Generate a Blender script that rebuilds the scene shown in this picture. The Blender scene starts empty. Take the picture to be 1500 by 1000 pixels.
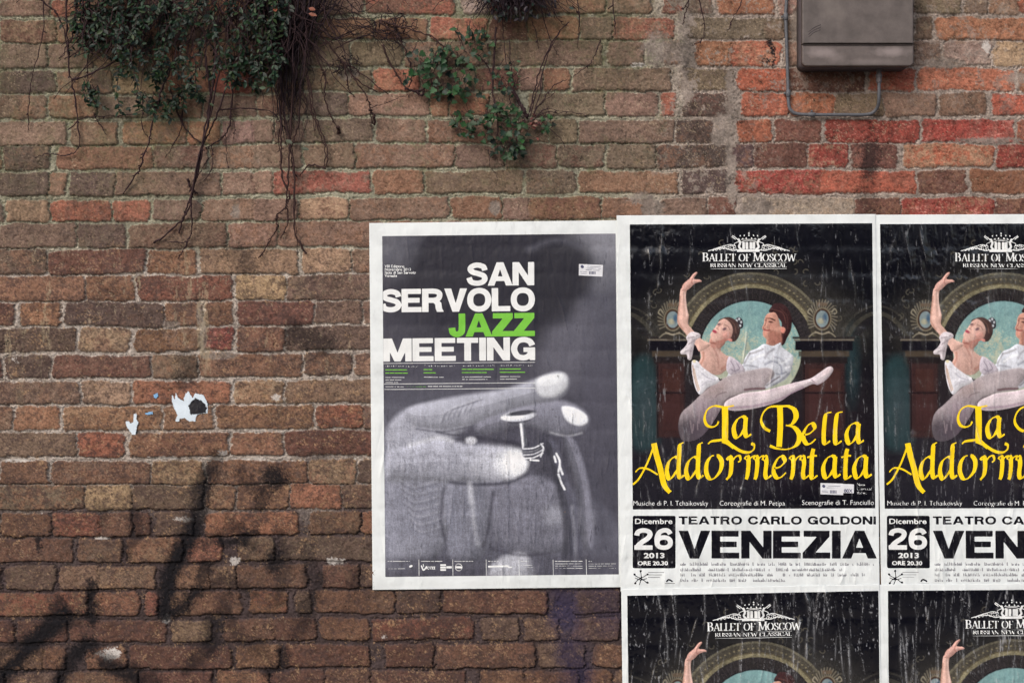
import bpy, math, random
import numpy as np
from mathutils import Vector

# ------------------------------------------------------------------ camera, sky, sun, exposure
S = 0.00192                 # metres per photo pixel on the wall plane
ZC = 1.65                   # height of the picture's centre
DIST = 4.0
scene = bpy.context.scene
COL = scene.collection
cam_data = bpy.data.cameras.new('camera'); cam = bpy.data.objects.new('camera', cam_data); COL.objects.link(cam)
cam.location = (0, -DIST, ZC); cam.rotation_euler = (math.radians(90), 0, 0)
cam_data.sensor_width = 36; cam_data.lens = 36 * DIST / (1500 * S); cam_data.clip_end = 500
scene.camera = cam
SUN_EL, SUN_AZ = 38, 212    # azimuth clockwise from +Y: behind the camera, a little to the left
world = bpy.data.worlds.new('World'); scene.world = world; world.use_nodes = True
wn = world.node_tree
sky = wn.nodes.new('ShaderNodeTexSky'); sky.sky_type = 'NISHITA'; sky.sun_disc = False
sky.sun_elevation = math.radians(SUN_EL); sky.sun_rotation = math.radians(SUN_AZ)
sky.air_density = 1.0; sky.dust_density = 4.0; sky.ozone_density = 0.6
wn.links.new(sky.outputs[0], wn.nodes['Background'].inputs[0]); wn.nodes['Background'].inputs[1].default_value = 0.15
sd = bpy.data.lights.new('sun', 'SUN'); sd.energy = 1.8; sd.angle = math.radians(42); sd.color = (1.0, 0.98, 0.955)
sun = bpy.data.objects.new('sun', sd); COL.objects.link(sun); sun.location = (0, -6, 8)
_a = math.radians(SUN_AZ); _e = math.radians(SUN_EL)
sun.rotation_euler = Vector((-math.sin(_a)*math.cos(_e), -math.cos(_a)*math.cos(_e), -math.sin(_e))).to_track_quat('-Z', 'Y').to_euler()
scene.view_settings.view_transform = 'Standard'; scene.view_settings.look = 'None'
scene.view_settings.exposure = 0.02; scene.view_settings.gamma = 1.0

# ------------------------------------------------------------------ small helpers
f32 = np.float32
def lin(c):
    c = np.asarray(c, dtype=np.float64) / 255.0
    return np.where(c <= 0.04045, c / 12.92, ((c + 0.055) / 1.055) ** 2.4).astype(f32)
def sstep(a, b, x):
    t = np.clip((x - a) / (b - a), 0, 1); return t * t * (3 - 2 * t)
def fnoise(shape, beta, seed, sx=1.0, sy=1.0, lo=0.0, hi=None):
    """spectral noise, zero mean, unit deviation; sx, sy stretch it"""
    rng = np.random.default_rng(seed)
    h, w = shape
    fy = np.fft.fftfreq(h)[:, None] * sy; fx = np.fft.rfftfreq(w)[None, :] * sx
    f = np.sqrt(fx * fx + fy * fy); f[0, 0] = 1
    amp = (f + lo) ** (-beta / 2.0)
    if hi: amp *= np.exp(-(f / hi) ** 2)
    amp[0, 0] = 0
    F = np.fft.rfft2(rng.standard_normal(shape).astype(f32)) * amp
    n = np.fft.irfft2(F, s=shape)
    return ((n - n.mean()) / (n.std() + 1e-9)).astype(f32)
def wpt(px, py, d=0.0):
    """photo pixel on the wall -> world point standing d metres off the wall"""
    return Vector(((px - 750) * S, -d, ZC + (500 - py) * S))
def tag(o, label=None, cat=None, group=None, kind=None):
    if label: o['label'] = label
    if cat: o['category'] = cat
    if group: o['group'] = group
    if kind: o['kind'] = kind
    return o
def empty(name, loc):
    o = bpy.data.objects.new(name, None); COL.objects.link(o); o.location = loc; o.empty_display_size = 0.05
    return o
def mesh_np(name, verts, tris=None, quads=None, mat=None, parent=None, paint=None, smooth=True):
    verts = np.asarray(verts, dtype=f32)
    me = bpy.data.meshes.new(name)
    tris = np.zeros((0, 3), np.int32) if tris is None else np.asarray(tris, np.int32)
    quads = np.zeros((0, 4), np.int32) if quads is None else np.asarray(quads, np.int32)
    nt, nq = len(tris), len(quads)
    me.vertices.add(len(verts)); me.vertices.foreach_set('co', verts.ravel())
    me.loops.add(nt * 3 + nq * 4)
    me.loops.foreach_set('vertex_index', np.concatenate([tris.ravel(), quads.ravel()]).astype(np.int32))
    me.polygons.add(nt + nq)
    ls = np.concatenate([np.arange(nt) * 3, nt * 3 + np.arange(nq) * 4]).astype(np.int32)
    me.polygons.foreach_set('loop_start', ls)
    me.polygons.foreach_set('use_smooth', np.full(nt + nq, smooth))
    me.update(calc_edges=True)
    if paint is not None:
        at = me.color_attributes.new('paint', 'FLOAT_COLOR', 'POINT')
        p = np.ones((len(verts), 4), f32); p[:, :3] = paint
        at.data.foreach_set('color', p.ravel())
    o = bpy.data.objects.new(name, me); COL.objects.link(o)
    if mat: me.materials.append(mat)
    if parent is not None:
        o.parent = parent
        # vertices are given in world coordinates: shift them into the parent's frame
        l = parent.location
        if l.length > 0:
            verts = verts - np.array(l, dtype=f32); me.vertices.foreach_set('co', verts.ravel()); me.update()
    return o

# ------------------------------------------------------------------ materials
def material(name, color=None, rough=0.8, spec=0.3, metal=0.0, paint=False, var=0.15, scale=200.0, bump=0.0, bscale=400.0, coat=0.0, trans=0.0, stretch=(1, 1, 1), ior=1.5):
    m = bpy.data.materials.new(name); m.use_nodes = True
    nt = m.node_tree; N = nt.nodes; L = nt.links; b = N['Principled BSDF']
    b.inputs['Roughness'].default_value = rough; b.inputs['Specular IOR Level'].default_value = spec
    b.inputs['Metallic'].default_value = metal; b.inputs['IOR'].default_value = ior; b.inputs['Coat Weight'].default_value = coat
    tc = N.new('ShaderNodeTexCoord'); mp = N.new('ShaderNodeMapping'); mp.inputs['Scale'].default_value = stretch
    L.new(tc.outputs['Object'], mp.inputs[0])
    no = N.new('ShaderNodeTexNoise'); no.inputs['Scale'].default_value = scale; no.inputs['Detail'].default_value = 5
    no.inputs['Roughness'].default_value = 0.65; L.new(mp.outputs[0], no.inputs['Vector'])
    mr = N.new('ShaderNodeMapRange'); mr.inputs[1].default_value = 0.25; mr.inputs[2].default_value = 0.75
    mr.inputs[3].default_value = 1 - var; mr.inputs[4].default_value = 1 + var; L.new(no.outputs[0], mr.inputs[0])
    if paint:
        src = N.new('ShaderNodeAttribute'); src.attribute_name = 'paint'; c_out = src.outputs['Color']
    else:
        src = N.new('ShaderNodeRGB'); src.outputs[0].default_value = (*[float(v) for v in color], 1); c_out = src.outputs[0]
    vm = N.new('ShaderNodeVectorMath'); vm.operation = 'SCALE'; L.new(c_out, vm.inputs[0]); L.new(mr.outputs[0], vm.inputs['Scale'])
    L.new(vm.outputs[0], b.inputs['Base Color'])
    if bump:
        n2 = N.new('ShaderNodeTexNoise'); n2.inputs['Scale'].default_value = bscale; n2.inputs['Detail'].default_value = 4
        L.new(mp.outputs[0], n2.inputs['Vector'])
        bp = N.new('ShaderNodeBump'); bp.inputs['Strength'].default_value = 1.0; bp.inputs['Distance'].default_value = bump
        L.new(n2.outputs[0], bp.inputs['Height']); L.new(bp.outputs[0], b.inputs['Normal'])
    return m

# ------------------------------------------------------------------ the brick wall: one relief mesh
# pavement under the wall
def box_mesh(x0, x1, y0, y1, z0, z1):
    v = [(x, y, z) for x in (x0, x1) for y in (y0, y1) for z in (z0, z1)]
    q = [(0, 1, 3, 2), (4, 6, 7, 5), (0, 4, 5, 1), (2, 3, 7, 6), (0, 2, 6, 4), (1, 5, 7, 3)]
    return v, q
GX0, GX1, GY0, GY1, G = -900.0, 2400.0, -380.0, 1359.0, 1.2
xs = np.arange(GX0, GX1, G, dtype=f32); ys = np.arange(GY0, GY1, G, dtype=f32)
NX, NY = len(xs), len(ys)
PAL = dict(b=(121,97,85), d=(98,80,74), o=(150,104,76), r=(164,88,68), R=(146,56,52), t=(162,132,104), y=(184,152,108),
           p=(138,107,93), g=(117,101,83), m=(112,68,60), k=(88,70,70), w=(160,142,132), O=(160,98,72), e=(134,92,70))
# rows: top, bottom (photo px), bricks as "x0-x1 colour" in the zoomed units of a block: (scale, x offset)
A, B, C_, D_ = (2.941, 0), (2.941, 375), (2.941, 750), (2.941, 1125)
E5 = (2.778, 0); E2 = (3.947, 540)
ROWS = [
 (0,22,[(A,"0-210p 222-375r 385-640m 652-880p 890-1103o"),(B,"20-455p 470-850m 880-1000w 1010-1125m"),(C_,"30-165e 170-400o 415-590p 650-728m 745-860b 885-1130o"),(D_,"50-330p 340-625b 638-830g 850-945b 955-1080p 1085-1200r")]),
 (30,60,[(A,"0-240m 250-420b 432-700o 712-930p 940-1103b"),(B,"20-255b 268-500e 510-735o 755-1000r 1012-1125m"),(C_,"25-65m 75-285o 297-435p 442-700r 760-1103g"),(D_,"-10-65g 80-340b 350-622g 635-705g 725-1130o")]),
 (65,98,[(A,"0-205b 215-398b 408-640t 652-860r 872-1103e"),(B,"10-190b 202-400b 415-630g 642-1000b 1012-1125b"),(C_,"30-390b 425-570p 655-725m 795-945e 945-1160r"),(D_,"80-330p 350-625p 630-740p 762-960w 980-1130t")]),
 (105,135,[(A,"0-228k 240-480d 490-700t 712-900o 912-1103r"),(B,"10-190g 200-490g 505-700r 712-940b 950-1125m"),(C_,"30-130p 140-248e 265-680b 725-950g 972-1195r"),(D_,"90-405m 435-630r 648-1068O")]),
 (141,172,[(A,"0-192b 208-410e 422-640b 652-868e 880-1103b"),(B,"10-215p 222-390d 400-740p 750-830o 840-1000o 1012-1125b"),(C_,"70-398g 410-620p 640-708r 745-945k 990-1195r"),(D_,"100-285O 292-490g 500-715p 735-940b 970-1200r")]),
 (180,211,[(A,"0-278p 300-505p 535-800o 812-945o 958-1103p"),(B,"-10-75p 86-205b 215-505b 525-725p 738-1000e 1012-1125b"),(C_,"30-155g 165-272g 285-700b 715-862k 975-1118r"),(D_,"35-225m 250-650R 668-1060R 1080-1300r")]),
 (216,247,[(A,"18-212k 250-658e 668-890b 902-1103p"),(B,"-10-200p 212-425b 437-855p 865-1060b 1070-1190b"),(C_,"40-190b 200-395g 412-620g 630-935k 950-1045k 1053-1270m"),(D_,"178-340R 358-553m 585-975r 990-1200R")]),
 (254,285,[(A,"0-205d 215-285p 307-495k 505-945b 958-1103p"),(B,"-10-65p 75-492r 508-715o 730-1120b"),(C_,"-30-45g 62-275g 292-712e 735-928k 965-1345R"),(D_,"230-630r 648-852m 878-1230e")]),
 (294,323,[(A,"30-205t 220-475r 490-640r 655-860b 872-1103p"),(B,"-10-180p 190-395t 405-828p 842-1058e 1070-1200p"),(C_,"80-380e 390-620e 640-840p 850-965m 1000-1470w"),(D_,"372-565m 572-975R 985-1200m")]),
 (329,362,[(E5,"0-305b 315-508k 525-920b 935-1130p 1140-1560p"),(B,"560-800p 815-1100b")]),
 (368,400,[(E5,"-40-188d 198-590m 605-795o 820-1210t 1235-1425t 1435-1600p")]),
 (406,439,[(E5,"-80-342e 352-540e 558-942m 962-1165y 1175-1560b")]),
 (444,476,[(E5,"-150-55m 85-242o 265-662k 672-815e 830-942e 968-1275m 1285-1470b 1482-1700b")]),
 (482,514,[(E5,"-60-305d 322-522t 548-815e 830-942R 962-1155e 1170-1580d")]),
 (521,552,[(E5,"18-200k 215-610m 622-800b 812-1225e 1240-1425d 1445-1700p")]),
 (560,591,[(E5,"-60-325b 340-525t 545-935O 955-1150t 1168-1570p")]),
 (597,629,[(E5,"-130-42p 55-240o 260-662o 678-868o 885-1275o 1292-1475O 1485-1660b")]),
 (636,668,[(E5,"-70-310b 320-505r 528-930e 945-1148o 1160-1560m")]),
 (677,709,[(E5,"8-195e 212-605e 618-825t 842-1240e 1250-1447t 1460-1700d")]),
 (713,746,[(E5,"-40-335g 345-530y 540-822b 842-948o 965-1165o 1175-1385O 1395-1560b")]),
 (753,784,[(E5,"12-200e 212-405r 405-535e 548-606m 636-782b 835-1215O 1265-1465e 1475-1680o")]),
 (790,822,[(E5,"-90-290e 315-492b 518-738o 758-900O 970-1112g 1138-1540b")]),
 (831,862,[(E5,"22-220b 240-402t 405-632t 716-850o 855-960b 970-1242e 1310-1460m 1470-1640b")]),
 (869,900,[(E5,"-40-355o 378-560O 588-642r 690-780o 782-980e 1015-1172o 1205-1265b 1283-1500e"),(E2,"-20-140e 160-415k 440-1022e 1200-1450k")]),
 (910,939,[(E5,"-60-50m 68-270m 288-672m 697-857t 910-1112e 1116-1280m 1303-1500o"),(E2,"25-592m 645-865b 900-1100b 1190-1452b")]),
 (948,979,[(E5,"-90-168o 172-268e 350-512o 528-937m 963-1135o 1152-1500m"),(E2,"100-375m 395-962e 1310-1560e")]),
 (986,1018,[(E5,"25-235b 262-560e 575-860m 885-1090o 1103-1320m 1328-1500e"),(E2,"15-560m 655-890o 900-1210e 1260-1400o")]),
]
def parse_rows():
    rng = random.Random(5); rows = []
    for (t, b, blocks) in ROWS:
        br = []
        for (sc, ox), txt in blocks:
            for tok in txt.split():
                col = tok[-1]; s = tok[:-1]; neg = s.startswith('-'); s = s[1:] if neg else s
                a, c = s.split('-', 1)
                a = float(a) * (-1 if neg else 1); c = float(c)
                br.append((ox + a / sc, ox + c / sc, col))
        br.sort(); rows.append([float(t), float(b), br])
    # rows above and below the picture, and the rest of every row, laid as alternating headers and stretchers
    pitch = 38.4
    y = rows[0][0] - pitch; up = []
    while y > GY0: up.insert(0, [y, y + 31, []]); y -= pitch
    y = rows[-1][0] + pitch; dn = []
    while y < GY1: dn.append([y, y + 31, []]); y += pitch
    rows = up + rows + dn
    for r in rows:
        br = r[2]
        def fill(x, end):
            while x < end - 40:
                w = rng.choice((136, 138, 66, 68, 140)); w = min(w, end - x) if end - x - w < 45 and end < GX1 else w
                br.append((x, x + w, rng.choice('bdoepmbotgk'))); x += w + 6
        if not br: fill(GX0 - rng.random() * 120, GX1)
        else:
            l = br[0][0]; right = max(c for _, c, _ in br)
            x = l
            while x > GX0:
                w = rng.choice((137, 139, 67)); br.insert(0, (x - 6 - w, x - 6, rng.choice('bdoepmb'))); x -= w + 6
            known = sorted(br); gaps = []
            for k in range(len(known) - 1):
                if known[k + 1][0] - known[k][1] > 75 and r[0] > 325: gaps.append((known[k][1] + 6, known[k + 1][0] - 5))
            for g in gaps: fill(*g)
            fill(right + 6, GX1)
    return rows

def build_wall():
    X = np.broadcast_to(xs[None, :], (NY, NX)); Y = np.broadcast_to(ys[:, None], (NY, NX))
    shp = (NY, NX)
    n_fine = fnoise(shp, 1.1, 1); n_mid = fnoise(shp, 2.2, 2, lo=0.01); n_big = fnoise(shp, 3.0, 3, lo=0.001)
    n_b = fnoise(shp, 2.4, 4, lo=0.012); n_grain = fnoise(shp, 0.4, 6)
    n_str = fnoise(shp, 2.4, 7, sx=.7, sy=4.0, lo=0.006)       # vertical streaks
    n_diag = fnoise(shp, 1.8, 8, sx=1.8, sy=0.7, lo=0.02)
    wx = fnoise(shp, 3.0, 12, lo=0.012) * 1.5 + fnoise(shp, 2.6, 9, lo=0.04) * .45; wy = fnoise(shp, 3.0, 13, sx=1.6, sy=.7, lo=.01) * 1.0 + fnoise(shp, 2.6, 10, sx=1.4, lo=0.04) * 0.35
    drop = (-3.2 * sstep(150, 520, X))
    low = sstep(600, 800, Y)                                   # the lower courses have dark, raked joints
    upr = sstep(930, 1010, X) * sstep(330, 300, Y)             # repaired patch upper right
    # mortar
    top_c, mid_c, low_c = lin((136, 134, 118)), lin((158, 148, 140)), lin((80, 70, 72))
    t1 = sstep(330, 420, Y)[..., None]; t2 = sstep(640, 770, Y + n_big * 40)[..., None]
    xr = sstep(850, 1050, X)[..., None]; top_c = top_c * (1 - xr) + lin((146, 134, 126)) * xr
    col = (top_c * (1 - t1) + mid_c * t1); col = col * (1 - t2) + low_c * t2
    col = col * (1 + 0.20 * n_mid + 0.12 * n_fine + 0.08 * n_grain)[..., None]
    rec = 4.2 + 2.4 * low - 1.8 * upr
    h = -rec + 0.9 * n_mid + 0.5 * n_fine + 0.25 * n_grain
    white = sstep(0.1, 1.2, n_b + 0.25 * n_fine + .3 * n_mid) * (1 - sstep(690, 770, Y)) * sstep(350, 400, Y)
    col = col * (1 - white[..., None] * .7) + lin((206, 198, 190)) * white[..., None] * .7
    bm = np.zeros(shp, f32)                                    # brick coverage
    rng = np.random.default_rng(11)
    tone = lambda c: (c * .74 + c.mean() * np.array([1.04, 1.0, .96]) * .26) * np.array([1.0, .985, .93]) * .99
    for (t, b, br) in parse_rows():
        for (x0, x1, c) in br:
            if x1 < GX0 + 4 or x0 > GX1 - 4: continue
            i0 = max(0, int((x0 - 10 - GX0) / G)); i1 = min(NX, int((x1 + 10 - GX0) / G) + 1)
            j0 = max(0, int((t - 14 - GY0) / G)); j1 = min(NY, int((b + 10 - GY0) / G) + 1)
            if i1 - i0 < 3 or j1 - j0 < 3: continue
            sl = (slice(j0, j1), slice(i0, i1))
            jit = rng.normal(0, .5, 4)
            xx = X[sl] + wx[sl]; yy = Y[sl] - drop[sl] + wy[sl]
            cx, cy = (x0 + x1) / 2, (t + b) / 2; hw, hh = (x1 - x0) / 2 + .9 + jit[0] * .4, (b - t) / 2 + 1.2 + jit[1] * .5
            rr = rng.uniform(2.5, 6.5)
            if c in 'rRO' : rr += 2
            sk = rng.normal(0, .010); 
            u = xx - cx; v = yy - cy - u * sk
            qx = np.abs(u) - hw + rr; qy = np.abs(v) - hh + rr
            sdv = np.hypot(np.maximum(qx, 0), np.maximum(qy, 0)) + np.minimum(np.maximum(qx, qy), 0) - rr
            sdv = sdv + 0.28 * n_mid[sl] + 0.22 * n_fine[sl]
            ox, oy = rng.integers(0, 300, 2)
            nb = n_b[(slice((j0 + oy) % (NY - 60), None), slice((i0 + ox) % (NX - 260), None))][:j1 - j0, :i1 - i0]
            if nb.shape != u.shape: nb = n_b[sl]
            # spalled places: the face has come off and lies deeper
            spall = sstep(1.1, 1.9, nb * 0.8 + n_mid[sl] * .5) * rng.choice((0, .3, .6, 1.0), p=(.25, .3, .3, .15))
            m = sstep(.6, -.6, sdv)
            base = tone(lin(PAL[c])) * rng.uniform(.84, 1.10) * (1 + rng.normal(0, .03, 3))
            if t > 325: base = base * .86 + tone(lin((126, 95, 76))) * rng.uniform(.75, 1.2) * .14
            elif x1 < 1040: base = base * .86 + tone(lin((118, 98, 80))) * .14
            elif c in 'rROoe': base = base * np.array([1.14, 1.0, .9])
            alt = tone(lin(PAL[rng.choice(list('bdoegm' if c in 'bdgkpe' else 'boterm'))]))
            k = sstep(-.5, 1.5, nb + .35 * n_mid[sl])[..., None] * rng.uniform(.25, .75)
            bc = base * (1 - k) + alt * k
            bc = bc * (1 + .18 * n_mid[sl] + .14 * n_fine[sl] + .10 * n_grain[sl] + (.12 * n_diag[sl] if c in 'rRO' else 0))[..., None]
            # sooty and pale specks
            dk = sstep(.9, 1.9, n_fine[sl] * .7 + n_mid[sl] * .5 + nb * .3)[..., None] * .6
            bc = bc * (1 - dk * .8)
            pl = sstep(1.5, 2.3, -n_fine[sl] * .8 + n_grain[sl] * .35 - nb * .4)[..., None] * .4
            bc = bc * (1 - pl) + lin((196, 176, 150)) * pl
            if c in 'R':
                cr = sstep(1.2, 2.2, n_diag[sl] + .3 * n_grain[sl])[..., None] * .55
                bc = bc * (1 - cr) + lin((206, 150, 138)) * cr
            edge = sstep(-7, -1, sdv)[..., None]
            bc = bc * (1 - .16 * edge)
            hb = rng.normal(0, .8) + (u / 70) * rng.normal(0, .6) + (v / 16) * rng.normal(0, .45) + .65 * n_mid[sl] + .5 * n_fine[sl] + .22 * n_grain[sl]
            hb = hb - .5 * sstep(-6, 0, sdv) - 1.0 * sstep(-1.6, .6, sdv) - 2.6 * spall
            hb = np.maximum(hb, h[sl] - .5)
            gr = np.exp(-((sdv - 1.1) / .9) ** 2) * sstep(-.9, .6, n_mid[sl] + .5 * nb) * (sdv > 0)
            h[sl] = h[sl] - 4.6 * gr * (h[sl] > -9)
            h[sl] = h[sl] * (1 - m) + hb * m
            col[sl] = col[sl] * (1 - m[..., None]) + bc * m[..., None]
            bm[sl] = np.maximum(bm[sl], m)
    # mortar smeared over the bricks of the repaired patch, and the vertical joint between the two walls
    px_joint = np.exp(-((X - 1003 - 5 * n_mid) / 11) ** 2) * sstep(190, 120, Y) + np.exp(-((X - 1071 - 3 * n_mid) / 8) ** 2) * sstep(70, 120, Y) * sstep(320, 280, Y)
    smear = np.clip(sstep(.75, 1.5, n_b * .9 + n_mid * .45 + .25 * n_fine) * (.12 + .8 * upr * sstep(1180, 1050, X) + .55 * upr * sstep(180, 120, Y)) * (Y < 420)
            + sstep(.35, .7, px_joint + .12 * n_mid), 0, 1)
    spots = [(985, 75, 26, 16), (960, 70, 18, 22), (935, 290, 22, 10), (955, 305, 16, 14), (1110, 305, 22, 14), (1490, 115, 26, 9), (1380, 92, 36, 7), (1055, 190, 12, 22), (320, 521, 26, 6),
             (297, 490, 5, 20), (292, 460, 4, 16), (250, 475, 12, 5), (1165, 35, 7, 30), (1180, 60, 9, 30), (345, 310, 8, 10), (1450, 206, 40, 6), (510, 110, 14, 8), (425, 115, 10, 6), (725, 305, 9, 10)]
    for (sx_, sy_, rx, ry) in spots:
        d = ((X - sx_) / rx) ** 2 + ((Y - sy_) / ry) ** 2
        if True: smear = np.maximum(smear, sstep(1.3, .6, d + .35 * n_mid + .15 * n_fine))
    mc = lin((128, 118, 111)) * (1 + .16 * n_mid + .10 * n_grain)[..., None]
    col = col * (1 - smear[..., None] * .9) + mc * smear[..., None] * .9
    h = h * (1 - smear) + (-.8 + .5 * n_mid + .4 * n_fine + .2 * n_grain) * smear
    # moss and algae: on joints and ledges of the upper left
    mz = sstep(345, 200, Y) * sstep(1120, 850, X)
    moss = sstep(.1, 1.4, n_b + .4 * n_fine + .5 * n_big + (1 - bm) * .55 - .35) * mz * (.32 + .4 * (1 - bm))
    col = col * (1 - moss[..., None] * .75) + lin((98, 108, 72)) * moss[..., None] * .75
    film = sstep(-.9, 1.4, n_big + .3 * n_b) * (mz * .50 + .12 * sstep(360, 250, Y) * sstep(1050, 900, X))
    col = col * (1 - film[..., None]) + (col * .55 + lin((106, 98, 74)) * .40) * film[..., None]
    # soot film: blotches and streaks
    soot = sstep(.3, 1.9, n_big * .6 + n_str * .6 + .5 * n_b + .2 * n_mid) * .55
    soot = soot * (1 - .6 * sstep(1020, 1080, X) * sstep(330, 310, Y)); soot = np.maximum(soot, sstep(.6, 1.9, n_fine * .7 + n_b * .9 + n_mid * .4) * (.5 * sstep(360, 500, Y) + .2 * sstep(650, 760, Y)))
    col = col * (1 - soot[..., None] * .7) + lin((46, 38, 38)) * soot[..., None] * .7
    dirt = sstep(560, 820, Y + 30 * n_big) * .42
    col = col * (1 - dirt[..., None]) + lin((62, 46, 42)) * dirt[..., None] * .6
    # dust and grime that lie over brick and joint alike
    n_g = fnoise(shp, 2.0, 15, sx=1.3, lo=.012); n_g2 = fnoise(shp, 1.7, 16, lo=.03)
    lowm = sstep(330, 400, Y) * sstep(1040, 900, X)
    dust = (.04 + .13 * sstep(-.6, 1.4, n_g2 + .3 * n_g)) * (.45 + .55 * lowm) * (.25 + .75 * bm)
    col = col * (1 - dust[..., None]) + lin((122, 98, 84)) * dust[..., None]
    gm = sstep(.25, 1.15, n_g + .45 * n_g2 + .25 * n_fine) * (.14 + .48 * lowm) * (.55 + .45 * bm)
    col = col * (1 - gm[..., None]) + lin((62, 49, 49)) * gm[..., None]
    hi = sstep(.9, 2.0, n_g2 - .5 * n_g + .4 * n_grain * .6) * .42 * (.3 + .7 * lowm) * sstep(-.1, 1.3, n_b + .6 * n_big - .3 * n_g)
    col = col * (1 - hi[..., None]) + lin((188, 154, 118)) * hi[..., None]
    # lime run-off below joints
    lime = sstep(1.3, 2.3, n_str + .3 * n_fine) * sstep(330, 400, Y) * sstep(640, 480, Y) * .35
    col = col * (1 - lime[..., None]) + lin((182, 168, 140)) * lime[..., None]
    # white plaster chips
    for (sx_, sy_, rx, ry) in [(161, 958, 17, 8), (22, 527, 9, 5), (935, 95, 9, 3), (344, 822, 7, 5), (490, 822, 13, 5), (243, 907, 5, 5), (325, 664, 6, 5), (404, 582, 6, 4),
                               (562, 933, 4, 4), (270, 760, 12, 4), (60, 752, 2, 1), (1445, 68, 7, 9), (150, 788, 12, 1.6), (236, 670, 20, 2), (30, 674, 20, 2), (375, 672, 24, 1.6)]:
        m = sstep(1.2, .5, ((X - sx_) / rx) ** 2 + ((Y - sy_) / ry) ** 2 + .5 * n_mid + .35 * n_fine + .2 * n_grain)[..., None] * (.85 if sx_ == 161 else .6)
        col = col * (1 - m) + lin((206, 202, 198)) * m
    # sprayed lines (their own shape) and drips
    def spray(pts, w, op, c=(17, 15, 20), soft=.7):
        nonlocal col
        if w > 4: w = w * 1.75
        pts = np.array(pts, float)
        x0, y0 = pts.min(0) - w - 8; x1, y1 = pts.max(0) + w + 8
        i0 = max(0, int((x0 - GX0) / G)); i1 = int((x1 - GX0) / G); j0 = max(0, int((y0 - GY0) / G)); j1 = int((y1 - GY0) / G)
        sl = (slice(j0, j1), slice(i0, i1)); P = np.stack([X[sl], Y[sl]], -1); d = np.full(P.shape[:2], 1e9)
        for a, b_ in zip(pts[:-1], pts[1:]):
            ab = b_ - a; tt = np.clip(((P - a) @ ab) / (ab @ ab + 1e-9), 0, 1); d = np.minimum(d, np.hypot(*(np.moveaxis(P - a - tt[..., None] * ab, -1, 0))))
        m = sstep(w * (1.15 + soft * .5), w * (1.1 - soft), d + 2.2 * n_mid[sl] + 2.0 * n_fine[sl] + 1.2 * n_grain[sl]) * min(1, op * 1.12)
        m = (m * (1 - .3 * sstep(.5, 1.9, -n_fine[sl])))[..., None]
        col[sl] = col[sl] * (1 - m) + lin(c) * m
    Zq = lambda L: [(x / 2.778, 660 + y / 2.778) for x, y in L]
    spray(Zq([(270,660),(200,730),(110,800),(40,880),(-10,935)]), 8, .9)
    spray(Zq([(-10,900),(60,905),(150,890)]), 4, .7); spray(Zq([(350,785),(300,840),(250,900),(240,940)]), 7, .85)
    spray(Zq([(390,790),(330,800)]), 6, .8); spray(Zq([(420,870),(500,900),(560,945)]), 6, .75)
    spray(Zq([(378,545),(372,690)]), 5.5, .85); spray(Zq([(838,150),(815,240),(790,330)]), 6, .8)
    spray(Zq([(790,335),(740,410),(690,520),(672,650)]), 8, .9); spray(Zq([(672,660),(740,640),(790,580)]), 6, .85)
    spray(Zq([(1040,330),(980,365),(900,372)]), 5, .8); spray(Zq([(1115,95),(1120,115)]), 8, .85)
    spray(Zq([(1075,160),(1062,230)]), 5, .6); spray(Zq([(840,470),(825,525)]), 6, .7); spray(Zq([(1115,430),(1112,462)]), 7, .8)
    spray(Zq([(1305,520),(1250,630),(1215,740)]), 6, .5); spray(Zq([(1145,820),(1145,870),(1085,905)]), 5, .75)
    spray(Zq([(850,800),(760,885)]), 7, .6); spray(Zq([(915,600),(885,720)]), 7, .5); spray(Zq([(550,250),(548,350),(520,420)]), 5, .5)
    spray(Zq([(880,20),(865,90)]), 7, .55); spray(Zq([(1450,500),(1440,540)]), 7, .45); spray(Zq([(860,690),(870,780)]), 8, .5)
    spray(Zq([(155,360),(160,410)]), 3.5, .8); spray(Zq([(425,255),(420,290)]), 5, .5)
    for p_, w_, o_ in (([(300,690),(285,740),(262,800),(245,850)], 7, .6), ([(350,690),(372,720),(410,700)], 5, .5), ([(300,800),(345,770),(372,800)], 5, .55), ([(0,960),(60,925),(120,905)], 6, .55), ([(150,965),(200,985),(235,1000)], 7, .6), ([(330,900),(350,930),(392,960)], 6, .45), ([(410,780),(420,830),(405,880)], 6, .45), ([(452,800),(448,850)], 5, .4), ([(90,880),(70,910),(30,970)], 6, .7), ([(282,870),(330,850),(372,868)], 5, .5)): spray(p_, w_, o_)
    spray([(270, 528), (284, 540), (268, 548)], 8, .55); spray([(430, 485), (462, 498), (480, 508)], 9, .55); spray([(345, 372), (362, 385)], 9, .45)
    spray([(1275, 222), (1273, 250)], 7, .6); spray([(1273, 252), (1271, 315)], 9, .32)
    spray([(1129, 62), (1132, 78), (1137, 86)], 2.8, .95); spray([(1126, 88), (1124, 92)], 3.4, .95); spray([(1134, 88), (1133, 96)], 2.2, .95)
    spray([(0, 508), (14, 498)], 2.5, .9); spray([(1012, 60), (1013, 105)], 7, .35)
    spray([(825, 868), (828, 902)], 13, .42, (44, 42, 74)); spray([(830, 905), (838, 940), (845, 1000), (852, 1060)], 15, .30, (46, 44, 74)); spray([(885, 870), (895, 905)], 16, .4, (40, 36, 64))
    spray([(830, 955), (850, 985)], 9, .55, (30, 28, 56))
    col = np.clip(col, .004, .9)
    # ---- to a mesh: every sample inside the picture, every fifth outside it
    ix = [i for i in range(NX) if -70 < xs[i] < 1570 or i % 5 == 0]; iy = [j for j in range(NY) if -60 < ys[j] < 1060 or j % 5 == 0]
    ix = np.array(ix); iy = np.array(iy)
    hh = h[np.ix_(iy, ix)]; cc = col[np.ix_(iy, ix)]
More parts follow.
